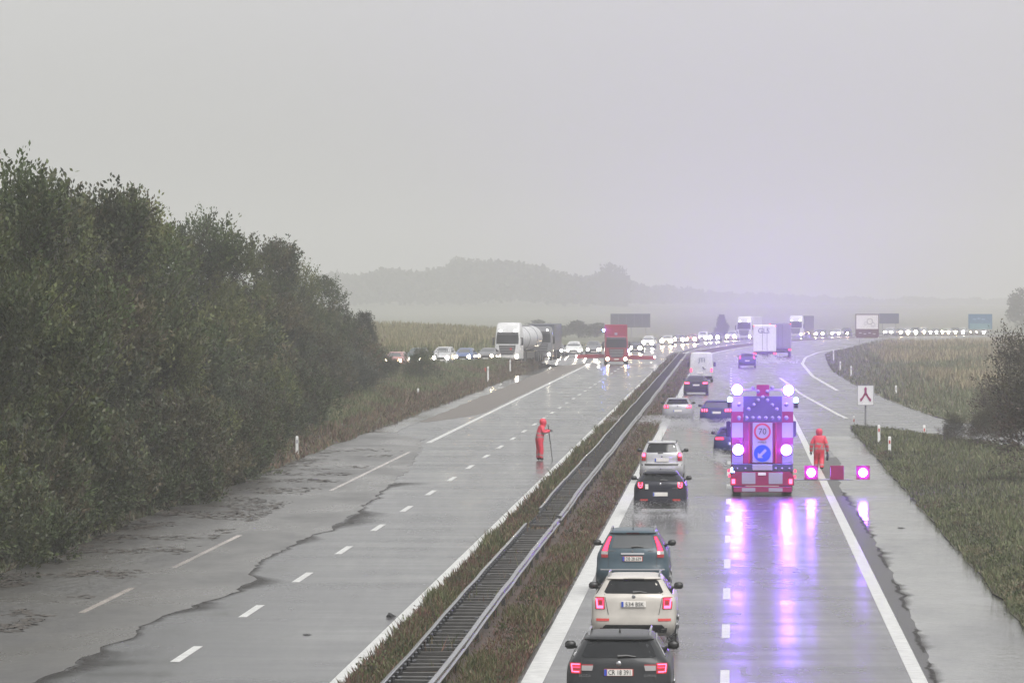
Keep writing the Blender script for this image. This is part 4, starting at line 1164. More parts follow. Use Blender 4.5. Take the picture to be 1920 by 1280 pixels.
# ------------------------------------------------------------------ oncoming queue, seen from the front
def oncoming(kind, name, label, px, d, z, pm, head=HEADL, group=None, hr=.14, rz=None, x=None):
    th = (yaw(d) if rz is None else rz) + PI
    L = ROWS[kind][0]
    xx = at(px, d) if x is None else x
    # the empty stands at the tail of the car: shift so that the nose is at distance d
    loc = (xx + L * math.sin(th), d - L * math.cos(th), z)
    return car(kind, name, label, loc, th, pm, group=group, front=True, heads=(1, head), hr=hr, mirrors=True)
QZ = -R(7)
oncoming('hatch', 'hatchback', 'faded red car at the left end of the exit queue', 736, 470, .98, P_RED, HEADY, rz=QZ)
oncoming('suv', 'sport_utility_car', 'dark teal tall car behind the small verge bush in the exit queue', 777, 480, 1.04, P_GREEN, rz=QZ)
oncoming('mpv', 'people_carrier', 'pale silver people carrier, third from left in the exit queue', 826, 490, 1.02, P_SILV, rz=QZ)
oncoming('hatch', 'hatchback', 'blue hatchback between the pale silver and the grey queue cars', 867, 500, 1.0, P_MBLUE, HEADY, rz=QZ)
oncoming('sedan', 'saloon_car', 'grey saloon directly left of the white tanker lorry', 910, 508, .97, P_GREY, HEADY, hr=.11, rz=QZ)
oncoming('hatch', 'hatchback', 'dark grey car right of the tanker lorry with mirrored headlights', 1042, 580, .71, P_GREY, hr=.11)
oncoming('suv', 'sport_utility_car', 'white tall car behind the left barrier arm of the red truck', 1075, 590, .64, P_WHITE, hr=.10)
oncoming('mpv', 'people_carrier', 'dark car directly left of the red truck behind its barrier arm', 1112, 604, .56, P_GREY)
def yfor(px, v):                                                    # distance at which lane offset v crosses a photo column
    ys = np.arange(620, 1150, .5)
    p = 960 + (x0(ys) + v) * FPX / ys
    return float(ys[np.argmin(abs(p - px))])
far = [(1191, -9.4, 'hatch', P_NAVY, HEADY, 'dark car close to the right side of the red truck'), (1214, -12.4, 'suv', P_WHITE, HEADL, 'white car with four bright lamps right of the red truck'),
       (1249, -12.6, 'hatch', P_WHITE, HEADY, 'white car second behind the red truck in the far queue'), (1272, -13.0, 'sedan', P_GREY, HEADY, 'grey car third behind the red truck in the far queue'),
       (1295, -12.0, 'hatch', P_RED, HEADY, 'reddish car fourth behind the red truck, above the white van'), (1316, -13.0, 'mpv', P_WHITE, HEADL, 'white car fifth behind the red truck in the far queue'),
       (1338, -12.2, 'hatch', P_NAVY, HEADL, 'dark car sixth behind the red truck, left of the lone fir'), (1370, -12.0, 'suv', P_SILV, HEADY, 'silver car with big headlights just right of the lone fir')]
for px, v, kd, pm, hd, lab in far:
    d = yfor(px, v)
    oncoming(kd, {'suv': 'sport_utility_car', 'mpv': 'people_carrier', 'sedan': 'saloon_car'}.get(kd, 'hatchback'), lab, px, d, zfar(d), pm, hd, hr=rnd.uniform(.19, .28), x=rx(v, d))
for i, (px, lab) in enumerate(((1536, 'first far car right of the second white lorry'), (1566, 'second far car right of the second white lorry'), (1583, 'far car just left of the white and brown sign'),
        (1665, 'far car just right of the white and brown sign'), (1683, 'second far car right of the white and brown sign'), (1697, 'third far car right of the white and brown sign'), (1712, 'fourth far car right of the white and brown sign'), (1727, 'far car with the brightest lamp right of the sign'),
        (1750, 'sixth far car right of the white and brown sign'), (1772, 'far car with a tall warm glow, seventh right of the sign'), (1786, 'eighth far car right of the white and brown sign'), (1801, 'far car just left of the blue sign'), (1825, 'far car under the left half of the blue sign'), (1839, 'last far car in the queue under the blue sign'))):
    v = -9.0
    d = yfor(px, v)
    kd = ('hatch', 'sedan', 'mpv', 'suv')[i % 4]
    oncoming(kd, {'suv': 'sport_utility_car', 'mpv': 'people_carrier', 'sedan': 'saloon_car'}.get(kd, 'hatchback'), lab, px, d, zfar(d), (P_GREY, P_SILV, P_NAVY, P_WHITE)[(i * 3) % 4], (HEADY, HEADL, HEADY, DRL, HEADY)[i % 5], 'cars queueing in the far bend', hr=rnd.uniform(.13, .34), x=rx(v, d))
# ------------------------------------------------------------------ lorries
def lorry_cab(e, H0, pm, scale=1.0, head=HEADL, band=None, roof=True, W=1.24):
    rows = [(.32, W - .08, .1, 2.15), (.40, W, 0, 2.28), (.9, W, 0, 2.30), (1.4, W, 0, 2.28), (1.75, W - .01, 0, 2.25), (2.75, W - .06, 0, 2.05), (2.95, W - .07, .02, 1.98), (H0 - .25, W - .12, .1, 1.65), (H0 - .05, W - .2, .2, 1.4), (H0, W - .45, .4, 1.1)]
    s = Shell(rows, .12, .28, 4.5)
    s.body().build('cab', pm, e, 38)
    s.patch('front', [(1.80, -W + .16, W - .16), (2.3, -W + .15, W - .15), (2.70, -W + .20, W - .20)], .012, 10).build('windscreen', GLASS, e, 40)
    s.patch('front', [(2.72, -W + .2, W - .2), (2.90, -W + .22, W - .22)], .06, 10).build('sun_visor', BLACK, e, 40)
    g = s.patch('front', [(.78, -.55, .55), (1.0, -.72, .72), (1.55, -.80, .80), (1.68, -.82, .82)], .014, 8).build('grille', BLACK, e, 40)
    for k in range(5):
        z = .88 + .16 * k
        s.patch('front', [(z, -.68, .68), (z + .05, -.70, .70)], .03, 6).build('grille_bar', RIM, g)
    s.patch('front', [(.36, -W + .1, W - .1), (.50, -W + .06, W - .06)], .012, 8).build('lower_grille', BLACK, e, 40)
    for sd in (-1, 1):
        x = sd * (W - .30); z = .62
        m = MB(); m.lathe([(.01, .03), (.12, .02), (.14, 0), (.14, -.06)], (x, s.front(x, z) + .02, z), 'y', 12); m.build('headlight', head, e)
        s.patch('front', [(z - .12, x - .22, x + .2), (z + .14, x - .2, x + .2)], .006, 3).build('headlight_housing', CLEARLENS, e)
        m = MB(); m.box((sd * (W + .16), 1.9, 2.05), (.20, .12, .75), 0, .04); m.box((sd * (W + .04), 1.92, 2.40), (.2, .05, .05)); m.box((sd * (W + .04), 1.92, 1.72), (.2, .05, .05)); m.build('mirror', BLACK, e, 50)
        if roof:
            m = MB(); m.box((sd * .72, s.front(.72, 3.05) + .03, 3.05), (.16, .06, .12), 0, .02); m.build('marker_light', DRL, e)
        for wy, ww in ((1.35, .3),):
            m = MB(); m.lathe([(.3, -.15), (.47, -.15), (.50, -.1), (.50, .1), (.47, .15), (.3, .15)], (sd * (W - .16), wy, .50), 'x', 20); o = m.build('wheel', RUBBER, e, 40)
            m = MB(); m.lathe([(.31, -.12), (.31, .12), (.12, .16)], (sd * (W - .16), wy, .50), 'x', 16); m.build('rim', RIM, o, 40)
    m = MB(); m.box((0, s.front(0, .58) + .025, .58), (.52, .015, .11)); m.build('number_plate', PLATE, e)
    return s
def axle(e, y, W=1.24, r=.5):
    for sd in (-1, 1):
        m = MB(); m.lathe([(r * .6, -.16), (r * .94, -.16), (r, -.1), (r, .1), (r * .94, .16), (r * .6, .16)], (sd * (W - .18), y, r), 'x', 18); o = m.build('wheel', RUBBER, e, 40)
        m = MB(); m.lathe([(r * .62, -.12), (r * .62, .12), (r * .2, .14)], (sd * (W - .18), y, r), 'x', 14); m.build('rim', RIM, o, 40)
# white tanker lorry in the exit queue (its own +y is forward, the tank behind)
def place_lorry(name, label, px, d, z, rz, nose=2.3, cat='lorry'):
    th = rz + PI
    x = at(px, d)
    return empty(name, (x + nose * math.sin(th), d - nose * math.cos(th), z), th, label=label, cat=cat)
e = place_lorry('tanker_lorry', 'white tanker lorry with tall cab standing in the exit queue', 951, 516, .90, -R(9))
lorry_cab(e, 3.85, P_WHITE)
m = MB(); m.box((.36 - 1.2 + .48, 2.34, 1.32), (.20, .02, .22)); m.build('red_emblem', mat('red_badge', (.5, .03, .03), .4), e)
prof_t = [(.05, -13.0), (.75, -12.95), (1.12, -12.7), (1.22, -12.2), (1.22, -1.6), (1.12, -1.1), (.75, -.85), (.05, -.8)]
m = MB(); m.lathe(prof_t, (0, 0, 2.25), 'y', 28); m.build('tank', mat('tank_white', (.5, .5, .51), .3, .1, var=.08), e, 40)
for yy in (-4.2, -9.0):
    m = MB(); m.lathe([(1.20, -.05), (1.245, -.05), (1.245, .05), (1.20, .05)], (0, yy, 2.25), 'y', 28, cap=False); m.build('tank_band', STEEL, e, 40)
m = MB(); m.box((0, -6.5, .85), (1.1, 13.0, .35)); m.box((1.1, -5, .7), (.08, 5, .6)); m.box((-1.1, -5, .7), (.08, 5, .6)); m.build('chassis', BLACK, e)
m = MB(); m.box((0, -6.8, 3.52), (.5, 9.5, .08), 0, .02); m.build('catwalk', STEEL, e)
for yy in (-.9, -9.6, -10.9, -12.2): axle(e, yy)
e = place_lorry('box_lorry', 'dark grey box lorry behind the white tanker', 1012, 542, .80, -R(5))
lorry_cab(e, 3.4, P_GREY)
m = MB(); m.box((0, -5.2, 2.35), (2.5, 9.5, 2.6), 0, .04); m.build('cargo_box', mat('grey_box', (.10, .105, .125), .5, var=.1), e)
m = MB(); m.box((0, -5.0, .85), (1.0, 10, .3)); m.build('chassis', BLACK, e)
for yy in (-3.5, -8.5): axle(e, yy)
for px, v, lab, bl, nm in ((1399, -11.0, 'white lorry with roof lights queueing left of the parcel truck', (.55, .55, .56), 'box_lorry'), (1496, -10.0, 'white cab lorry with dark trailer queueing right of the parcel truck', (.09, .09, .12), 'articulated_lorry')):
    d = yfor(px, v)
    e = empty(nm, (rx(v, d), d + 2.3, zfar(d)), yaw(d) + PI, label=lab, cat='lorry')
    lorry_cab(e, 3.9, P_WHITE)
    m = MB(); m.box((0, -6.5, 2.45), (2.5, 11.5, 2.75), 0, .04); m.build('cargo_box', mat('trailer_side', bl, .5, var=.1), e)
    m = MB(); m.box((0, -6.0, .85), (1.0, 12, .3)); m.build('chassis', BLACK, e)
    for yy in (-3.5, -9.5, -10.8): axle(e, yy)
# trucks seen from behind
def box_truck(name, label, px, d, col, word, z=0, wd=2.52, hgt=4.0, ln=9.0, frame=True):
    e = empty(name, (at(px, d), d, z), yaw(d), label=label, cat='truck')
    b0 = 1.05
    wm = mat('box_' + label[:10], col, .45, var=.08)
    m = MB(); m.box((0, ln / 2 + .02, (hgt + b0) / 2), (wd, ln, hgt - b0), 0, .03); m.build('cargo_box', wm, e)
    for sd in (-1, 1):
        m = MB(); m.box((sd * wd / 4, 0, (hgt + b0) / 2), (wd / 2 - .05, .05, hgt - b0 - .14), 0, .012); o = m.build('rear_door', wm, e)
        m = MB(); m.tube([(sd * .25, -.05, b0 + .15), (sd * .25, -.05, hgt - .15)], .02, 6); m.build('lock_bar', STEEL, o)
        m = MB(); m.box((sd * (wd / 2 - .14), -.06, .86), (.34, .06, .16), 0, .02); m.build('tail_light', TAIL, e)
        m = MB(); m.box((sd * (wd / 2 - .06), -.035, hgt - .10), (.10, .04, .10)); m.build('marker_light', TAIL, e)
    m = MB(); m.box((0, .05, .88), (wd - .1, .12, .26), 0, .02); m.box((0, .1, .55), (wd - .3, .08, .12), 0, .02); m.build('bumper', BLACK, e)
    m = MB(); m.box((0, ln / 2, .85), (1.0, ln, .35)); m.build('chassis', BLACK, e)
    for yy in (1.4, 2.7, ln - 1.2): axle(e, yy)
    m = MB(); m.box((0, ln + 1.15, 1.95), (2.4, 2.0, 2.9), 0, .12); m.build('cab', P_WHITE, e)
    if word:
        text_mesh(word, .80, mat('sign_navy', (.03, .035, .14), .5), e, (-.12, -.04, 3.35), sx=1.0)
    return e
box_truck('parcel_truck', 'white parcel truck with GLS lettering on its rear doors', 1434, 600, (.70, .70, .71), 'GLS')
box_truck('box_truck', 'grey truck half hidden to the right of the parcel truck', 1463, 640, (.22, .21, .26), None)
# white delivery van
s = Shell([(.25, .92, .2, 5.2), (.32, .98, .05, 5.5), (.5, 1.0, 0, 5.6), (1.0, 1.0, 0, 5.55), (1.2, .99, 0, 5.0), (1.4, .97, 0, 4.6), (2.2, .92, .04, 4.0), (2.42, .88, .08, 3.8), (2.50, .78, .2, 3.6), (2.52, .5, .5, 3.0)], .12, .5, 5)
e = empty('delivery_van', (at(1315, 459), 459, 0), yaw(459), label='tall white delivery van with JTI lettering seen from behind', cat='van')
s.body().build('body', P_WHITE, e, 38)
for sd in (-1, 1):
    rr = [(.85, .80, .95), (1.15, .80, .95)]
    s.patch('rear', rr if sd > 0 else mir(rr), .02, 3).build('tail_light', TAIL, e)
    m = MB(); m.box((sd * 1.12, 4.1, 1.45), (.2, .12, .4), 0, .03); m.build('mirror', BLACK, e)
    s.patch('rear', [(.55, sd * .44 - .40, sd * .44 + .40), (2.3, sd * .44 - .38, sd * .44 + .38)], .006, 3).build('rear_door', P_WHITE, e)
    for wy in (.95, 4.7): wheel(e, sd * .88, wy, .35)
s.patch('rear', [(.30, -.9, .9), (.50, -.94, .94)], .05, 8).build('bumper', BLACK, e, 40)
m = MB(); m.box((-.1, -.03, .78), (.52, .02, .12)); m.build('number_plate', PLATE, e)
text_mesh('JTI', .52, mat('van_letters', (.05, .07, .16), .5), e, (.05, -.05, 1.85))
m = MB(); m.tube([(.12, -.03, 1.3), (.22, -.03, 1.15), (.38, -.03, 1.08)], [.05, .06, .02], 6); m.build('stripe', P_GREY, e)

# ------------------------------------------------------------------ warning truck (rear view)
TD = 200.4
TR = paint('violet_lit_red', (.26, .008, .085), .0)  # red paint with the violet lamp glow mixed into its colour
TW = mat('violet_lit_white', (.33, .31, .38), .35, var=.05)  # white tinted lavender, the lamp glow put into the colour
TGREY = mat('violet_lit_grey', (.06, .055, .13), .45, var=.1)  # grey panel, violet of the lamp glow painted in
TSIL = mat('silver_lacquer', (.36, .35, .39), .35, .3)
LENSOFF = mat('unlit_lens', (.22, .21, .27), .2, 0, .6, .5)
truck = empty('warning_truck', (at(1429.6, TD), TD, 0), yaw(TD), label='red and white chequered warning truck with violet lamps and 70 sign', cat='truck')
U = 258.0
tx = lambda q: (q - 512) / U
tz = lambda q: (1190 - q) / U
def tbox(name, xa, xb, ya, yb, y, th, mt, parent=None, bev=.01):
    m = MB(); m.box(((tx(xa) + tx(xb)) / 2, y, (tz(ya) + tz(yb)) / 2), (abs(tx(xb) - tx(xa)), th, abs(tz(yb) - tz(ya))), 0, bev)
    return m.build(name, mt, parent or truck)
def dome(name, qx, qy, y, r, mt, parent=None, ring=None):
    m = MB(); m.lathe([(.005, -r * .62), (r * .45, -r * .55), (r * .8, -r * .32), (r, 0), (r, .05)], (tx(qx), y, tz(qy)), 'y', 18)
    o = m.build(name, mt, parent or truck, 50)
    if ring:
        m = MB(); m.lathe([(r * 1.02, -.02), (r * 1.22, -.02), (r * 1.22, .06), (r * 1.02, .06)], (tx(qx), y, tz(qy)), 'y', 18, cap=False)
        m.build('bezel', ring, o, 50)
    return o
# rear crash board
m = MB(); m.prism([(tx(205), tz(1088)), (tx(815), tz(1088)), (tx(815), tz(1000)), (tx(775), tz(955)), (tx(245), tz(955)), (tx(205), tz(1000))], 0, .30)
board = m.build('crash_board', TR, truck)
for a, b in ((315, 445), (572, 705)):
    tbox('white_square', a, b, 955 + 8, 1072, -.006, .012, TW, board, .002)
lowb = tbox('lower_board', 235, 795, 1098, 1150, .04, .2, TR)
for a, b in ((315, 445), (572, 705)): tbox('white_square', a, b, 1110, 1143, -.066, .012, TW, lowb, .002)
for q in (234, 783): tbox('tail_light', q - 16, q + 16, 1025, 1070, -.012, .03, TAILB)
for qx, qy in ((190, 945), (195, 992), (826, 948), (824, 1002)): tbox('side_marker', qx - 9, qx + 9, qy - 14, qy + 14, .05, .06, TAIL)
tbox('plate_panel', 470, 545, 962, 990, -.008, .016, PLATE)
for q in (-1, 1):
    m = MB(); m.box((q * .88, .9, .62), (.5, .10, .9)); m.build('mud_guard', BLACK, truck)
tbox('sub_frame', 225, 805, 880, 953, .25, .3, mat('frame_grey', (.06, .055, .11), .5, .2, var=.2))
for qx in (270, 350, 640, 700, 770): dome('unlit_lamp', qx, 925, .09, .045, LENSOFF)
tbox('white_panel', 416, 606, 886, 942, .08, .03, TW)
# checker columns
for (a, b) in ((218, 325), (702, 808)):
    col_o = tbox('column', a, b, 238, 880, .32, .10, TSIL)
    tbox('red_square', a, b, 380, 486, .262, .012, TR, col_o, .002)
    tbox('white_square', a, b, 490, 626, .262, .012, TW, col_o, .002)
    tbox('red_square', a, b, 630, 694, .262, .012, TR, col_o, .002)
    tbox('white_square', a, b, 240, 376, .262, .012, TW, col_o, .002)
    for k in range(4): tbox('louvre', a + 6, b - 6, 800 + 18 * k, 808 + 18 * k, .255, .02, TSIL, col_o, .002)
# middle panels, sign board
tbox('inner_panel', 328, 415, 484, 878, .34, .06, TR); tbox('inner_panel', 611, 700, 484, 878, .34, .06, TR)
for q in (385, 640): tbox('mast', q - 8, q + 8, 484, 878, .28, .06, mat('mast_red', (.45, .02, .08), .3, .4))
sb = tbox('sign_board', 418, 608, 486, 870, .24, .05, TW)
def disc(name, qx, qy, r, y, mt, parent, n=32):
    m = MB(); m.lathe([(.001, -.006), (r, -.006), (r, .006)], (tx(qx), y, tz(qy)), 'y', n); return m.build(name, mt, parent, 40)
rim_ = disc('red_ring', 512, 572, 82 / U, .205, mat('sign_red', (.5, .01, .03), .4), sb); disc('white_disc', 512, 572, 64 / U, .197, TW, sb)
text_mesh('70', .33, PLATET, sb, (0, .187, tz(572)), sx=.95, name='speed_number')
text_mesh('M\u00c5LT', .085, PLATET, sb, (0, .21, tz(675)), sx=1.6)
disc('white_rim', 512, 780, 90 / U, .205, TW, sb); disc('blue_disc', 512, 780, 82 / U, .197, mat('sign_blue', (.02, .07, .45), .35), sb)
m = MB(); a_ = .16
m.prism([(-.17, -.17), (.03, -.17), (-.035, -.105), (.17, .10), (.10, .17), (-.105, -.035), (-.17, .03)], -.006, .006)
m.build('arrow', TW, sb, loc=(0, .187, tz(780)))
# lamp matrix
mx = tbox('matrix_panel', 330, 700, 232, 478, .26, .10, TGREY)
tbox('mount_plate', 456, 578, 122, 231, .30, .08, TR)
for qx, qy in [(360, 440), (420, 440), (482, 440), (545, 440), (608, 440), (670, 440), (380, 355), (430, 315), (470, 270), (515, 240), (560, 270), (605, 315), (650, 357)]: dome('unlit_lamp', qx, qy, .205, .072, LENSOFF, mx)
for qx, qy in ((470, 185), (560, 185), (425, 148), (606, 148)): dome('unlit_lamp', qx, qy, .25, .072, LENSOFF)
for qx in (288, 742):
    for qy in (310, 440): dome('unlit_lamp', qx, qy, .255, .085, LENSOFF)
tbox('top_beam', 225, 800, 160, 180, .34, .06, TSIL)
# lit lamps
LAMPS = [(270, 170), (762, 174), (280, 745), (742, 748)]
for qx, qy in LAMPS:
    dome('warning_lamp', qx, qy, .20, .19, VIOLET, None, TGREY)
for qx, qy in ((200, 262), (835, 268), (226, 940)):
    m = MB(); m.lathe([(.07, -.08), (.075, .0), (.06, .07), (.01, .09)], (tx(qx), .28, tz(qy)), 'z', 14); o = m.build('beacon', CYANB, truck, 50)
    m = MB(); m.lathe([(.085, -.30), (.085, -.08), (.04, -.08)], (tx(qx), .28, tz(qy)), 'z', 12); m.build('beacon_base', BLACK, o, 50)
# cab, mirrors, chassis, wheels
m = MB(); m.box((0, 4.4, 1.75), (2.3, 6.2, 2.3), 0, .06); m.build('cargo_body', TR, truck)
m = MB(); m.box((0, 8.7, 1.85), (2.35, 2.0, 2.6), 0, .15); m.build('cab', TR, truck)
for sd in (-1, 1):
    m = MB(); m.box((sd * 1.27, 8.9, 2.28), (.17, .12, .62), 0, .03); m.box((sd * 1.18, 8.95, 2.5), (.2, .04, .04)); m.build('mirror', mat('mirror_navy', (.012, .014, .05), .4), truck)
m = MB(); m.box((0, 5, .72), (.9, 9.2, .3)); m.build('chassis', BLACK, truck)
for yy in (1.9, 8.6): axle(truck, yy, 1.13, .47)
# boom with three lamp boards across the hard shoulder
m = MB(); m.box((tx(815) + .97, .12, .62), (2.5, .06, .05), 0, .01); m.build('boom', TSIL, truck)
for px, lit in ((1521, 1), (1569.5, 0), (1618, 1)):
    xx = at(px, TD) - at(1429.6, TD); zz = .885
    m = MB(); m.box((xx, .05, zz), (.505, .05, .52), 0, .008); o = m.build('lamp_board', TR, truck)
    if lit:
        m = MB(); m.lathe([(.005, -.09), (.08, -.08), (.13, -.05), (.155, 0), (.155, .03)], (xx, .02, zz), 'y', 18); m.build('warning_lamp', VIOLET, o, 50)
# point light at each lit lens, plus added spots that brighten the haze
def lamp_light(parent, loc, col, en, r=.12):
    ld = bpy.data.lights.new('lamp_light', 'POINT'); ld.color = col; ld.energy = en; ld.shadow_soft_size = r
    o = bpy.data.objects.new('lamp_light', ld); link(o, parent); o.location = loc
def haze_spot(parent, loc, col, en):                                 # added spot, tilted clear of the road, makes a violet glow in the haze
    ld = bpy.data.lights.new('haze_spot', 'SPOT'); ld.color = col; ld.energy = en; ld.shadow_soft_size = .12
    ld.spot_size = R(42); ld.spot_blend = .6
    o = bpy.data.objects.new('haze_spot', ld); link(o, parent); o.location = loc
    o.rotation_euler = (-R(90) - R(22.5), 0, 0)
for qx, qy in LAMPS:
    lamp_light(truck, (tx(qx), -.25, tz(qy)), (.25, .09, 1.0), LAMP_W)
    haze_spot(truck, (tx(qx), -.30, tz(qy)), (.27, .09, 1.0), BEAM_W)

# ------------------------------------------------------------------ red blocking truck on the left carriageway (front view)
RD = 570
e = empty('blocking_truck', (at(1156, RD), RD + 2.3, 0), PI, label='red truck with red barrier arms blocking the left carriageway', cat='truck')
RT = paint('fire_red', (.26, .012, .025), .0)
lorry_cab(e, 3.0, RT, head=HEADY, roof=False)
m = MB(); m.box((0, -.8, 3.45), (2.42, .5, 1.55), 0, .04); m.build('top_board', RT, e)
m = MB(); m.box((0, -3.6, 2.0), (2.3, 5.0, 2.2), 0, .05); m.build('cargo_body', RT, e)
m = MB(); m.box((.0, -.53, 3.25), (.3, .03, .26)); m.build('small_panel', TSIL, e)
m = MB(); m.box((0, -3, .75), (1.0, 8, .3)); m.build('chassis', BLACK, e)
axle(e, -4.5)
for sd, x1, zz in ((1, 4.3, .92), (-1, 4.15, .78)):
    m = MB(); m.box((sd * (1.2 + x1) / 2, .2, zz), (x1 - 1.2, .12, .40), 0, .02); o = m.build('barrier_arm', RT, e)
    o.rotation_euler = (0, sd * .02, 0)
    m = MB(); m.box((sd * (x1 - .05), .30, zz), (.12, .06, .2)); m.build('arm_light', DRL, e)
for x, z, r in ((1.32, 3.63, .10), (-1.30, 1.42, .07)):
    m = MB(); m.lathe([(r, -.1), (r, .06), (r * .6, .12), (.01, .14)], (x, .1, z), 'z', 14); o = m.build('beacon', BLUEB, e, 50)
    m = MB(); m.box((x - math.copysign(.1, x), .1, z - .15), (.3, .12, .08)); m.build('beacon_bracket', BLACK, o)
for x in (-.95, .95):
    m = MB(); m.box((x, 1.95, 2.78), (.12, .06, .18)); m.build('marker_light', DRL, e)

# ------------------------------------------------------------------ people
SUIT = mat('red_rain_suit', (.60, .034, .066), .5, var=.12, vs=5, bump=.25, bs=14)
BAND = mat('grey_reflective_band', (.33, .22, .22), .35)
BOOT = mat('rubber_boot', (.02, .02, .022), .5)
SKIN = mat('skin', (.42, .25, .19), .5)
GLOVE = mat('dark_glove', (.03, .028, .04), .6)
def skin_body(name, nodes, edges, mats, pick, parent, sub=2):
    me = bpy.data.meshes.new(name)
    me.from_pydata([n[0] for n in nodes], edges, [])
    o = bpy.data.objects.new(name, me); COL.objects.link(o)
    md = o.modifiers.new('skin', 'SKIN'); md.use_smooth_shade = True
    for i, n in enumerate(nodes):
        r = n[1]
        me.skin_vertices[0].data[i].radius = r if isinstance(r, tuple) else (r, r)
    me.skin_vertices[0].data[0].use_root = True
    o.modifiers.new('sub', 'SUBSURF').levels = sub
    bpy.context.view_layer.update()
    m2 = bpy.data.meshes.new_from_object(o.evaluated_get(bpy.context.evaluated_depsgraph_get()))
    bpy.data.objects.remove(o)
    m2.materials.clear()
    for m in mats: m2.materials.append(m)
    for p in m2.polygons:
        p.material_index = pick(p.center); p.use_smooth = True
    m2.name = name
    return mesh_obj(name, m2, parent)
def person(label, loc, rz, hipz, sh, neck, head, armL, armR, legL, legR, lean=(0, 0), bands=((1.02, 1.12), (1.20, 1.28)), cuff=(.22, .32)):
    e = empty('person', loc, rz, label=label, cat='person')
    hx, hy = lean
    N, E = [], []
    def add(p, r, prev=None):
        N.append((p, r)); i = len(N) - 1
        if prev is not None: E.append((prev, i))
        return i
    pel = add((0, 0, hipz), (.215, .185))
    wai = add((hx * .3, hy * .3, hipz + .2), (.225, .19), pel)
    che = add((hx * .7, hy * .7, sh - .12), (.235, .18), wai)
    nek = add(neck, .085, che)
    hd0 = add(head, (.115, .125), nek)
    add((head[0], head[1], head[2] + .13), (.085, .09), hd0)
    for sd, chain in ((-1, armL), (1, armR)):
        p = add((hx * .8 + sd * .20, hy * .8, sh - .02), .105, che)
        for q, r in zip(chain, (.092, .075, .055)): p = add(q, r, p)
    for sd, chain in ((-1, legL), (1, legR)):
        p = add((sd * .10, 0, hipz - .12), .145, pel)
        for q, r in zip(chain, (.122, .108, .06, .052)): p = add(q, r, p)
    def pick(c):
        if c.z < .13: return 2
        for a, b in bands:
            if a < c.z < b and abs(c.x) < .4 and abs(c.y - hy * .5) < .28: return 1
        if cuff[0] < c.z < cuff[1]: return 1
        return 0
    skin_body('body', N, E, [SUIT, BAND, BOOT], pick, e)
    # hood: open shell round the face
    m = MB()
    hv = Vector(head)
    rs = []
    for k, (r, dz, dy) in enumerate(((.125, -.17, -.01), (.120, -.11, 0), (.150, -.04, .0), (.166, .04, .0), (.160, .11, -.005), (.132, .165, -.012), (.085, .198, -.02), (.03, .212, -.025))):
        rs.append([(hv.x + r * math.cos(a) * .90, hv.y + dy + r * math.sin(a) * (1.08 if math.sin(a) < 0 else .86), hv.z + dz) for a in [2 * PI * i / 18 for i in range(18)]])
    m.rings(rs); m.build('hood', SUIT, e, 60)
    m = MB(); m.lathe([(.01, .0), (.07, .01), (.088, -.02), (.09, -.06)], (hv.x, hv.y + .125, hv.z + .02), 'y', 14)
    fo = m.build('face', SKIN, e, 60)
    m = MB(); m.tube([(hv.x, hv.y + .12, hv.z + .04), (hv.x, hv.y + .155, hv.z + .0)], [.012, .02], 6); m.build('nose', SKIN, fo)
    for sd in (-1, 1):
        m = MB(); m.lathe([(.004, .01), (.012, .0), (.012, -.01)], (hv.x + sd * .035, hv.y + .13, hv.z + .04), 'y', 8); m.build('eye', BOOT, fo)
    m = MB(); m.box((hv.x, hv.y + .132, hv.z - .035), (.05, .01, .012)); m.build('mouth', mat('lips', (.3, .12, .1), .5), fo)
    return e
def hand(e, wrist, direction, curl=.4, mt=GLOVE, up=(0, 0, 1)):
    w = Vector(wrist); d = Vector(direction).normalized(); s_ = d.cross(Vector(up)).normalized(); n_ = s_.cross(d)
    N, E = [(tuple(w), .034)], []
    N.append((tuple(w + d * .08), (.04, .022))); E.append((0, 1))
    for k, (o_, l_) in enumerate(((-.033, .075), (-.011, .088), (.011, .084), (.033, .066))):
        a = w + d * .09 + s_ * o_; b = a + d * l_ * .5 - n_ * curl * .03; c = b + d * l_ * .35 - n_ * curl * .06
        i = len(N); N += [(tuple(a), .0095), (tuple(b), .009), (tuple(c), .008)]; E += [(1, i), (i, i + 1), (i + 1, i + 2)]
    i = len(N); a = w + d * .035 - s_ * .035; N += [(tuple(a), .012), (tuple(a + d * .04 - s_ * .025 - n_ * .02), .010), (tuple(a + d * .07 - s_ * .02 - n_ * .045), .009)]
    E += [(0, i), (i, i + 1), (i + 1, i + 2)]
    skin_body('hand', N, E, [mt], lambda c: 0, e, 1)
# left: hooded, turned to the right, leaning on a long stick (the figure looks along its own +y)
p1 = person('person in red hooded rain suit leaning on a long stick on the empty left lanes', (at(1011, 243), 243, 0), -R(72), .92, 1.50, (0, .13, 1.58), (0, .20, 1.69),
            [(-.26, .16, 1.27), (-.12, .44, 1.36), (-.06, .50, 1.38)], [(.27, .10, 1.25), (.20, .36, 1.33), (.12, .46, 1.36)],
            [(-.115, .03, .50), (-.12, -.02, .10), (-.12, .10, .05)], [(.12, .06, .50), (.13, .03, .10), (.13, .16, .05)], lean=(0, .11))
hand(p1, (-.05, .50, 1.38), (.2, 1, .05), .9); hand(p1, (.12, .44, 1.36), (-.5, .8, .05), .9)
m = MB(); m.tube([(.0, .42, 1.62), (.02, .52, .8), (.03, .62, 0.0)], [.022, .021, .018], 8)
st = m.build('walking_stick', BLACK, None); st.matrix_world = Matrix.Translation(p1.location) @ Matrix.Rotation(-R(72), 4, 'Z')
tag(st, 'long thin dark stick held by the person on the left lanes', 'stick')
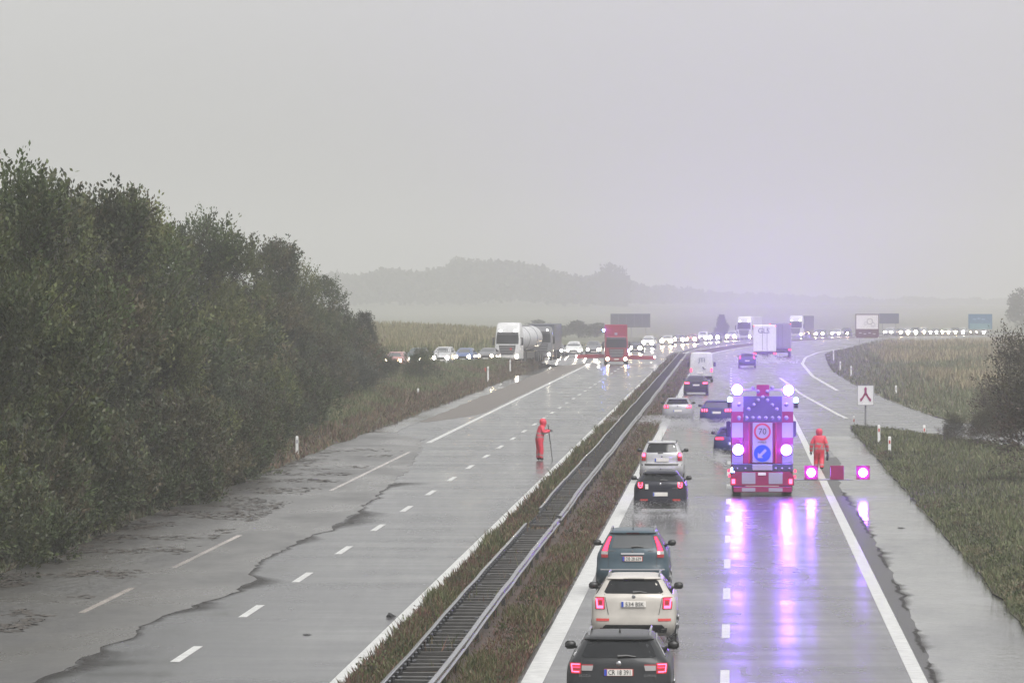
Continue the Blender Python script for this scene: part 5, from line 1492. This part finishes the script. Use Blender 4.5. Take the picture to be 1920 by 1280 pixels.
p2 = person('person in red hooded rain suit walking away beside the warning truck', (at(1536, 230), 230, 0), yaw(230), .86, 1.40, (0, .03, 1.47), (0, .06, 1.57),
            [(-.33, -.02, 1.10), (-.34, .04, .84), (-.34, .06, .78)], [(.32, -.04, 1.10), (.35, .02, .84), (.35, .04, .78)],
            [(-.12, .10, .46), (-.12, .06, .08), (-.12, .18, .05)], [(.11, -.02, .46), (.10, -.22, .12), (.10, -.14, .06)], lean=(0, .03), bands=((.88, .96), (1.06, 1.14)), cuff=(.2, .28))
hand(p2, (-.34, .05, .80), (0, .15, -1), .4, GLOVE, (0, 1, 0)); hand(p2, (.35, .03, .80), (0, .15, -1), .6, GLOVE, (0, 1, 0))
m = MB(); m.box((0, 0, -.12), (.10, .20, .30), 0, .03); m.tube([(0, -.07, .03), (0, 0, .08), (0, .07, .03)], .012, 6)
bg = m.build('bag', mat('dark_bag', (.02, .016, .04), .6), None, 50); bg.location = (at(1536, 230) + .37, 230.02, .68); bg.rotation_euler = (0, .1, yaw(230))
tag(bg, 'small dark bag carried by the person beside the warning truck', 'bag')

# ------------------------------------------------------------------ signs and posts
GALV = mat('post_grey', (.25, .25, .26), .5, .4)
def sign_board(name, label, x, y, z, w, h, zb, mt, posts, rz=0.0, back=None, extra=None):
    e = empty(name, (x, y, z), rz, label=label, cat='sign')
    m = MB(); m.box((0, 0, zb + h / 2), (w, .06, h), 0, .02); p = m.build('panel', mt, e)
    for px in posts:
        m = MB(); m.tube([(px, .09, -.5), (px, .09, zb + h - .1)], .05, 8); m.build('post', GALV, e)
    if extra: extra(e, p)
    return e
MS = 300
def merge_sym(e, p):
    mt = mat('merge_purple', (.26, .02, .10), .4)
    m = MB(); zc = 1.88
    m.prism([(-.06, .0), (.06, 0), (.06, .36), (.09, .36), (0, .46), (-.09, .36), (-.06, .36)], -.05, -.036); m.build('arrow', mt, p, loc=(0, 0, zc))
    for sd in (-1, 1):
        m = MB(); m.prism([(sd * -.02, .06), (sd * .06, .14), (sd * .19, -.10), (sd * .31, -.22), (sd * .29, -.36), (sd * .22, -.33), (sd * .10, -.14)][::sd], -.05, -.036); m.build('branch', mt, p, loc=(0, 0, zc))
    m = MB()
    for c, d in (((0, -.037, 2.435), (.93, .012, .03)), ((0, -.037, 1.325), (.93, .012, .03)), ((-.45, -.037, 1.88), (.03, .012, 1.08)), ((.45, -.037, 1.88), (.03, .012, 1.08))): m.box(c, d)
    m.build('border', GALV, p)
sign_board('merge_sign', 'white road sign with a purple merging arrow on the verge tip', at(1623, MS), MS, 0, .95, 1.14, 1.31, mat('sign_white', (.70, .69, .70), .4), [0], yaw(MS), None, merge_sym)
def info(e, p):
    mt = mat('sign_brown', (.12, .065, .06), .5, var=.1)
    m = MB(); m.box((0, -.045, 2.15), (2.85, .03, 1.15)); m.build('brown_field', mt, p)
    for c, d in (((0, -.045, 4.62), (3.05, .03, .10)), ((-1.47, -.045, 3.2), (.10, .03, 2.9)), ((1.47, -.045, 3.2), (.10, .03, 2.9))):
        m = MB(); m.box(c, d); m.build('border', mt, p)
    pal_ = mat('faint_print', (.45, .43, .43), .5)
    for c, r in (((.35, 3.7), .42), ((.75, 3.3), .3), ((-.2, 3.45), .22)):
        m = MB(); m.lathe([(r, -.01), (r * .72, -.01), (r * .72, .01), (r, .01)], (c[0], -.045, c[1]), 'y', 14, cap=False); m.build('print_mark', pal_, p)
    for k in range(4):
        m = MB(); m.box((-.9 + .6 * k, -.065, 2.2 - .1 * (k % 2)), (.36, .012, .14)); m.build('print_mark', pal_, p)
sign_board('information_sign', 'large white sign with brown lower half and border beside the bend', at(1626, 700), 700, .2, 3.05, 3.15, 1.5, mat('sign_pale', (.72, .70, .68), .5), [-1.0, 1.0], yaw(700), None, info)
sign_board('direction_sign', 'hazy grey sign standing behind the white and brown sign', at(1667, 900), 900, -.1, 3.3, 1.7, 2.6, mat('sign_grey', (.12, .13, .15), .5), [-1.1, 1.1], yaw(900))
def blue2(e, p):
    m = MB(); m.box((0, -.04, 2.3), (3.3, .03, .9)); m.build('lower_field', mat('sign_teal', (.16, .28, .32), .5), p)
    pw = mat('blue_print', (.35, .45, .6), .5)
    for k in range(3):
        m = MB(); m.box((-.9 + .7 * k, -.045, 3.4 + .15 * (k % 2)), (.5, .012, .12)); m.build('print_mark', pw, p)
sign_board('direction_sign', 'pale blue direction sign at far right above the end of the queue', at(1838, 860), 860, 0, 3.8, 2.4, 1.85, mat('sign_blue_far', (.09, .17, .27), .5), [-1.2, 1.2], yaw(860), None, blue2)
def panels(e, p):
    for k in range(5):
        m = MB(); m.box((-2.36 + 1.18 * k, -.05, 3.5), (1.13, .04, 1.96)); m.build('back_panel', mat('panel_back', (.12, .125, .13), .5, var=.1), p)
sign_board('gantry_sign', 'wide grey sign back above the red truck on two posts', at(1182, 800), 800, 0, 5.95, 2.05, 2.5, GALV, [-1.8, .1, 2.3], yaw(800), None, panels)
POSTW = mat('post_white', (.72, .72, .71), .4, var=.08); POSTR = mat('post_red', (.45, .05, .04), .4)
def delineator(x, y, z, h, label, red=False, top=False):
    e = empty('delineator_post', (x, y, z), rnd.uniform(-.1, .1), label=label, cat='post')
    m = MB(); m.rings([[(-.065, -.045, -.3), (.065, -.045, -.3), (.03, .06, -.3), (-.03, .06, -.3)], [(-.065, -.045, h - .05), (.065, -.045, h - .05), (.03, .06, h - .05), (-.03, .06, h - .05)], [(-.05, -.03, h), (.05, -.03, h), (.02, .05, h - .02), (-.02, .05, h - .02)]]); m.build('post', POSTR if top else POSTW, e)
    m = MB(); m.box((0, -.05, h - .25), (.07, .012, .16)); m.build('reflector', POSTR if red else TSIL, e)
    return e
for px, py, z, h, lab, red in ((557, 857, .0, .98, 'white marker post at the flooded left edge, nearest of its row', 0), (784, 755, .0, 1.0, 'white marker post second along the left verge, right of the willow shrub', 0),
        (915, 708, .0, .95, 'white marker post on the left verge before the tanker lorry', 0), (956.7, 694, .1, .95, 'white marker post just right of the tanker cab', 0), (976, 687, .1, 1.2, 'white marker post in front of the tank body', 0), (995, 681, .1, .9, 'white marker post under the dark box lorry', 0),
        (1648, 840, .1, 1.12, 'white marker post with red reflector left of its twin on the right verge', 1), (1668, 857, .1, .95, 'white marker post with red reflector, nearest on the right verge', 1), (1601, 803, .0, .7, 'thin marker post with red top left of the merge sign', 1),
        (1733, 818, .1, .6, 'short marker post hidden in grass right of the merge sign', 1), (1680, 738, .3, .6, 'marker post on the meadow edge behind the merge sign', 0), (1596, 704, .3, .85, 'marker post third along the inside of the bend', 0), (1575.5, 693, .3, .8, 'marker post second along the inside of the bend', 0), (1563, 676, .3, 1.1, 'marker post at the tightest point of the bend', 0)):
    zv = z
    if 430 < gp(px, py)[1] and px < 1000: zv = .45
    d = FPX * (CAMH - zv) / (py - YHOR); x = at(px, d)
    delineator(x, d, zv, h, lab, red)
delineator(at(910, 478), 478, .25, .72, 'small red post on the left verge before the tanker lorry', True, True)
delineator(at(837, 478), 478, .7, .9, 'white post in front of the pale silver queue car')

# ------------------------------------------------------------------ litter and a drain mark on the road
def lump(name, label, x, y, s, seed, cat, mt):
    g_ = random.Random(seed)
    bm = bmesh.new(); bmesh.ops.create_icosphere(bm, subdivisions=2, radius=1)
    for v in bm.verts:
        v.co *= g_.uniform(.65, 1.2); v.co.z = max(-.1, v.co.z * .7) + .1
        if v.co.x > .4: v.co.z *= .5
    for v in bm.verts: v.co = Vector((v.co.x * s[0], v.co.y * s[1], v.co.z * s[2]))
    me = bpy.data.meshes.new(name); bm.to_mesh(me); bm.free(); finish(me, mt)
    tag(mesh_obj(name, me, None, (x, y, .01)), label, cat)
CLOTH = mat('black_rag', (.012, .012, .013), .7)
x, d = gp(733, 1158); lump('rag', 'crumpled black rag lying by the median line of the left lanes', x, d, (.11, .12, .14), 3, 'rag', CLOTH)
x, d = gp(575, 1190); lump('drain_mark', 'flat dark drain mark in the left carriageway', x, d, (.10, .14, .02), 4, 'debris', CLOTH)  # flattened lump stands for a dark drain mark
x, d = gp(1690, 990); lump('branch_scrap', 'dark scrap of debris on the flooded right hard shoulder', x, d, (.14, .10, .03), 5, 'debris', CLOTH)

# ------------------------------------------------------------------ spray thrown up by the wheels: fine droplets
SPR = bpy.data.materials.new('spray_droplets'); SPR.use_nodes = True
b_ = SPR.node_tree.nodes['Principled BSDF']; b_.inputs['Base Color'].default_value = (.85, .85, .87, 1); b_.inputs['Roughness'].default_value = .3
t_ = SPR.node_tree.nodes.new('ShaderNodeBsdfTranslucent'); t_.inputs[0].default_value = (.85, .85, .88, 1)
mxs = SPR.node_tree.nodes.new('ShaderNodeMixShader'); mxs.inputs[0].default_value = .5
SPR.node_tree.links.new(b_.outputs[0], mxs.inputs[1]); SPR.node_tree.links.new(t_.outputs[0], mxs.inputs[2]); SPR.node_tree.links.new(mxs.outputs[0], SPR.node_tree.nodes['Material Output'].inputs['Surface'])
def spray(label, cx, cy, wd, ln, ht, n, size, side=0.0):
    x = rng.normal(0, 1, n) * wd * .6
    k = rng.uniform(0, 1, n) < .6
    x = np.where(k, np.sign(rng.normal(0, 1, n)) * .72 + rng.normal(0, .16, n), x) + side * rng.uniform(0, 1, n) ** 2
    y = .3 - np.minimum(rng.exponential(ln * .30, n), ln * 1.6)
    z = ht * rng.uniform(0, 1, n) ** 2.4 * np.clip(1 - np.abs(y) / (ln * 1.1), .06, 1)
    P = np.stack([x + cx, y + cy, z + .015], 1)
    T = np.array([(1, 1, 1), (1, -1, -1), (-1, 1, -1), (-1, -1, 1)], float)
    V = (P[:, None] + T[None] * (size * rng.uniform(.3, 1.0, n))[:, None, None]).reshape(-1, 3)
    i = np.arange(n)[:, None] * 4
    Q = np.concatenate([i + np.array([[0, 1, 2]]), i + np.array([[0, 3, 1]]), i + np.array([[0, 2, 3]]), i + np.array([[1, 3, 2]])], 1).reshape(-1, 3)
    tag(mesh_obj('spray', np_mesh('spray', V, Q, SPR)), label, 'spray', kind='stuff')
spray('low water spray behind the navy crossover', at(1238, 183), 183, 1.3, 7, .55, 15000, .006)
spray('white water spray behind the dim silver hatchback', at(1270, 313), 313, 1.6, 12, .5, 30000, .010, -3.2)
spray('water spray behind the dark blue estate', at(1343, 305), 305, 1.5, 9, .5, 20000, .010)
spray('water spray behind the half hidden blue car', at(1337, 245) + .92, 245, 1.4, 8, .5, 14000, .008)
spray('thin spray behind the cream estate', at(1188, 115.3), 115.3, 1.2, 3.5, .35, 3000, .004)
spray('mist of spray behind the parcel truck', at(1434, 600), 600, 2.2, 14, .8, 8000, .03)

# ------------------------------------------------------------------ rain haze
def haze_box(name, a, b, dens, g, col, label=None):
    m = bpy.data.materials.new(name); m.use_nodes = True
    n = m.node_tree; n.nodes.clear()
    v = n.nodes.new('ShaderNodeVolumePrincipled'); v.inputs['Color'].default_value = (*col, 1); v.inputs['Density'].default_value = dens; v.inputs['Anisotropy'].default_value = g
    o_ = n.nodes.new('ShaderNodeOutputMaterial'); n.links.new(v.outputs[0], o_.inputs['Volume'])
    mb = MB(); mb.box([(p + q) / 2 for p, q in zip(a, b)], [q - p for p, q in zip(a, b)])
    o = mb.build(name, m, None)
    o['kind'] = 'stuff'
    if label: o['label'] = label; o['category'] = 'haze'
    return o
haze_box('haze', (-2700, -300, -5.0), (2700, 7700, 90), HAZE, .5, (.985, .985, .988), 'pale rain haze filling the whole view')
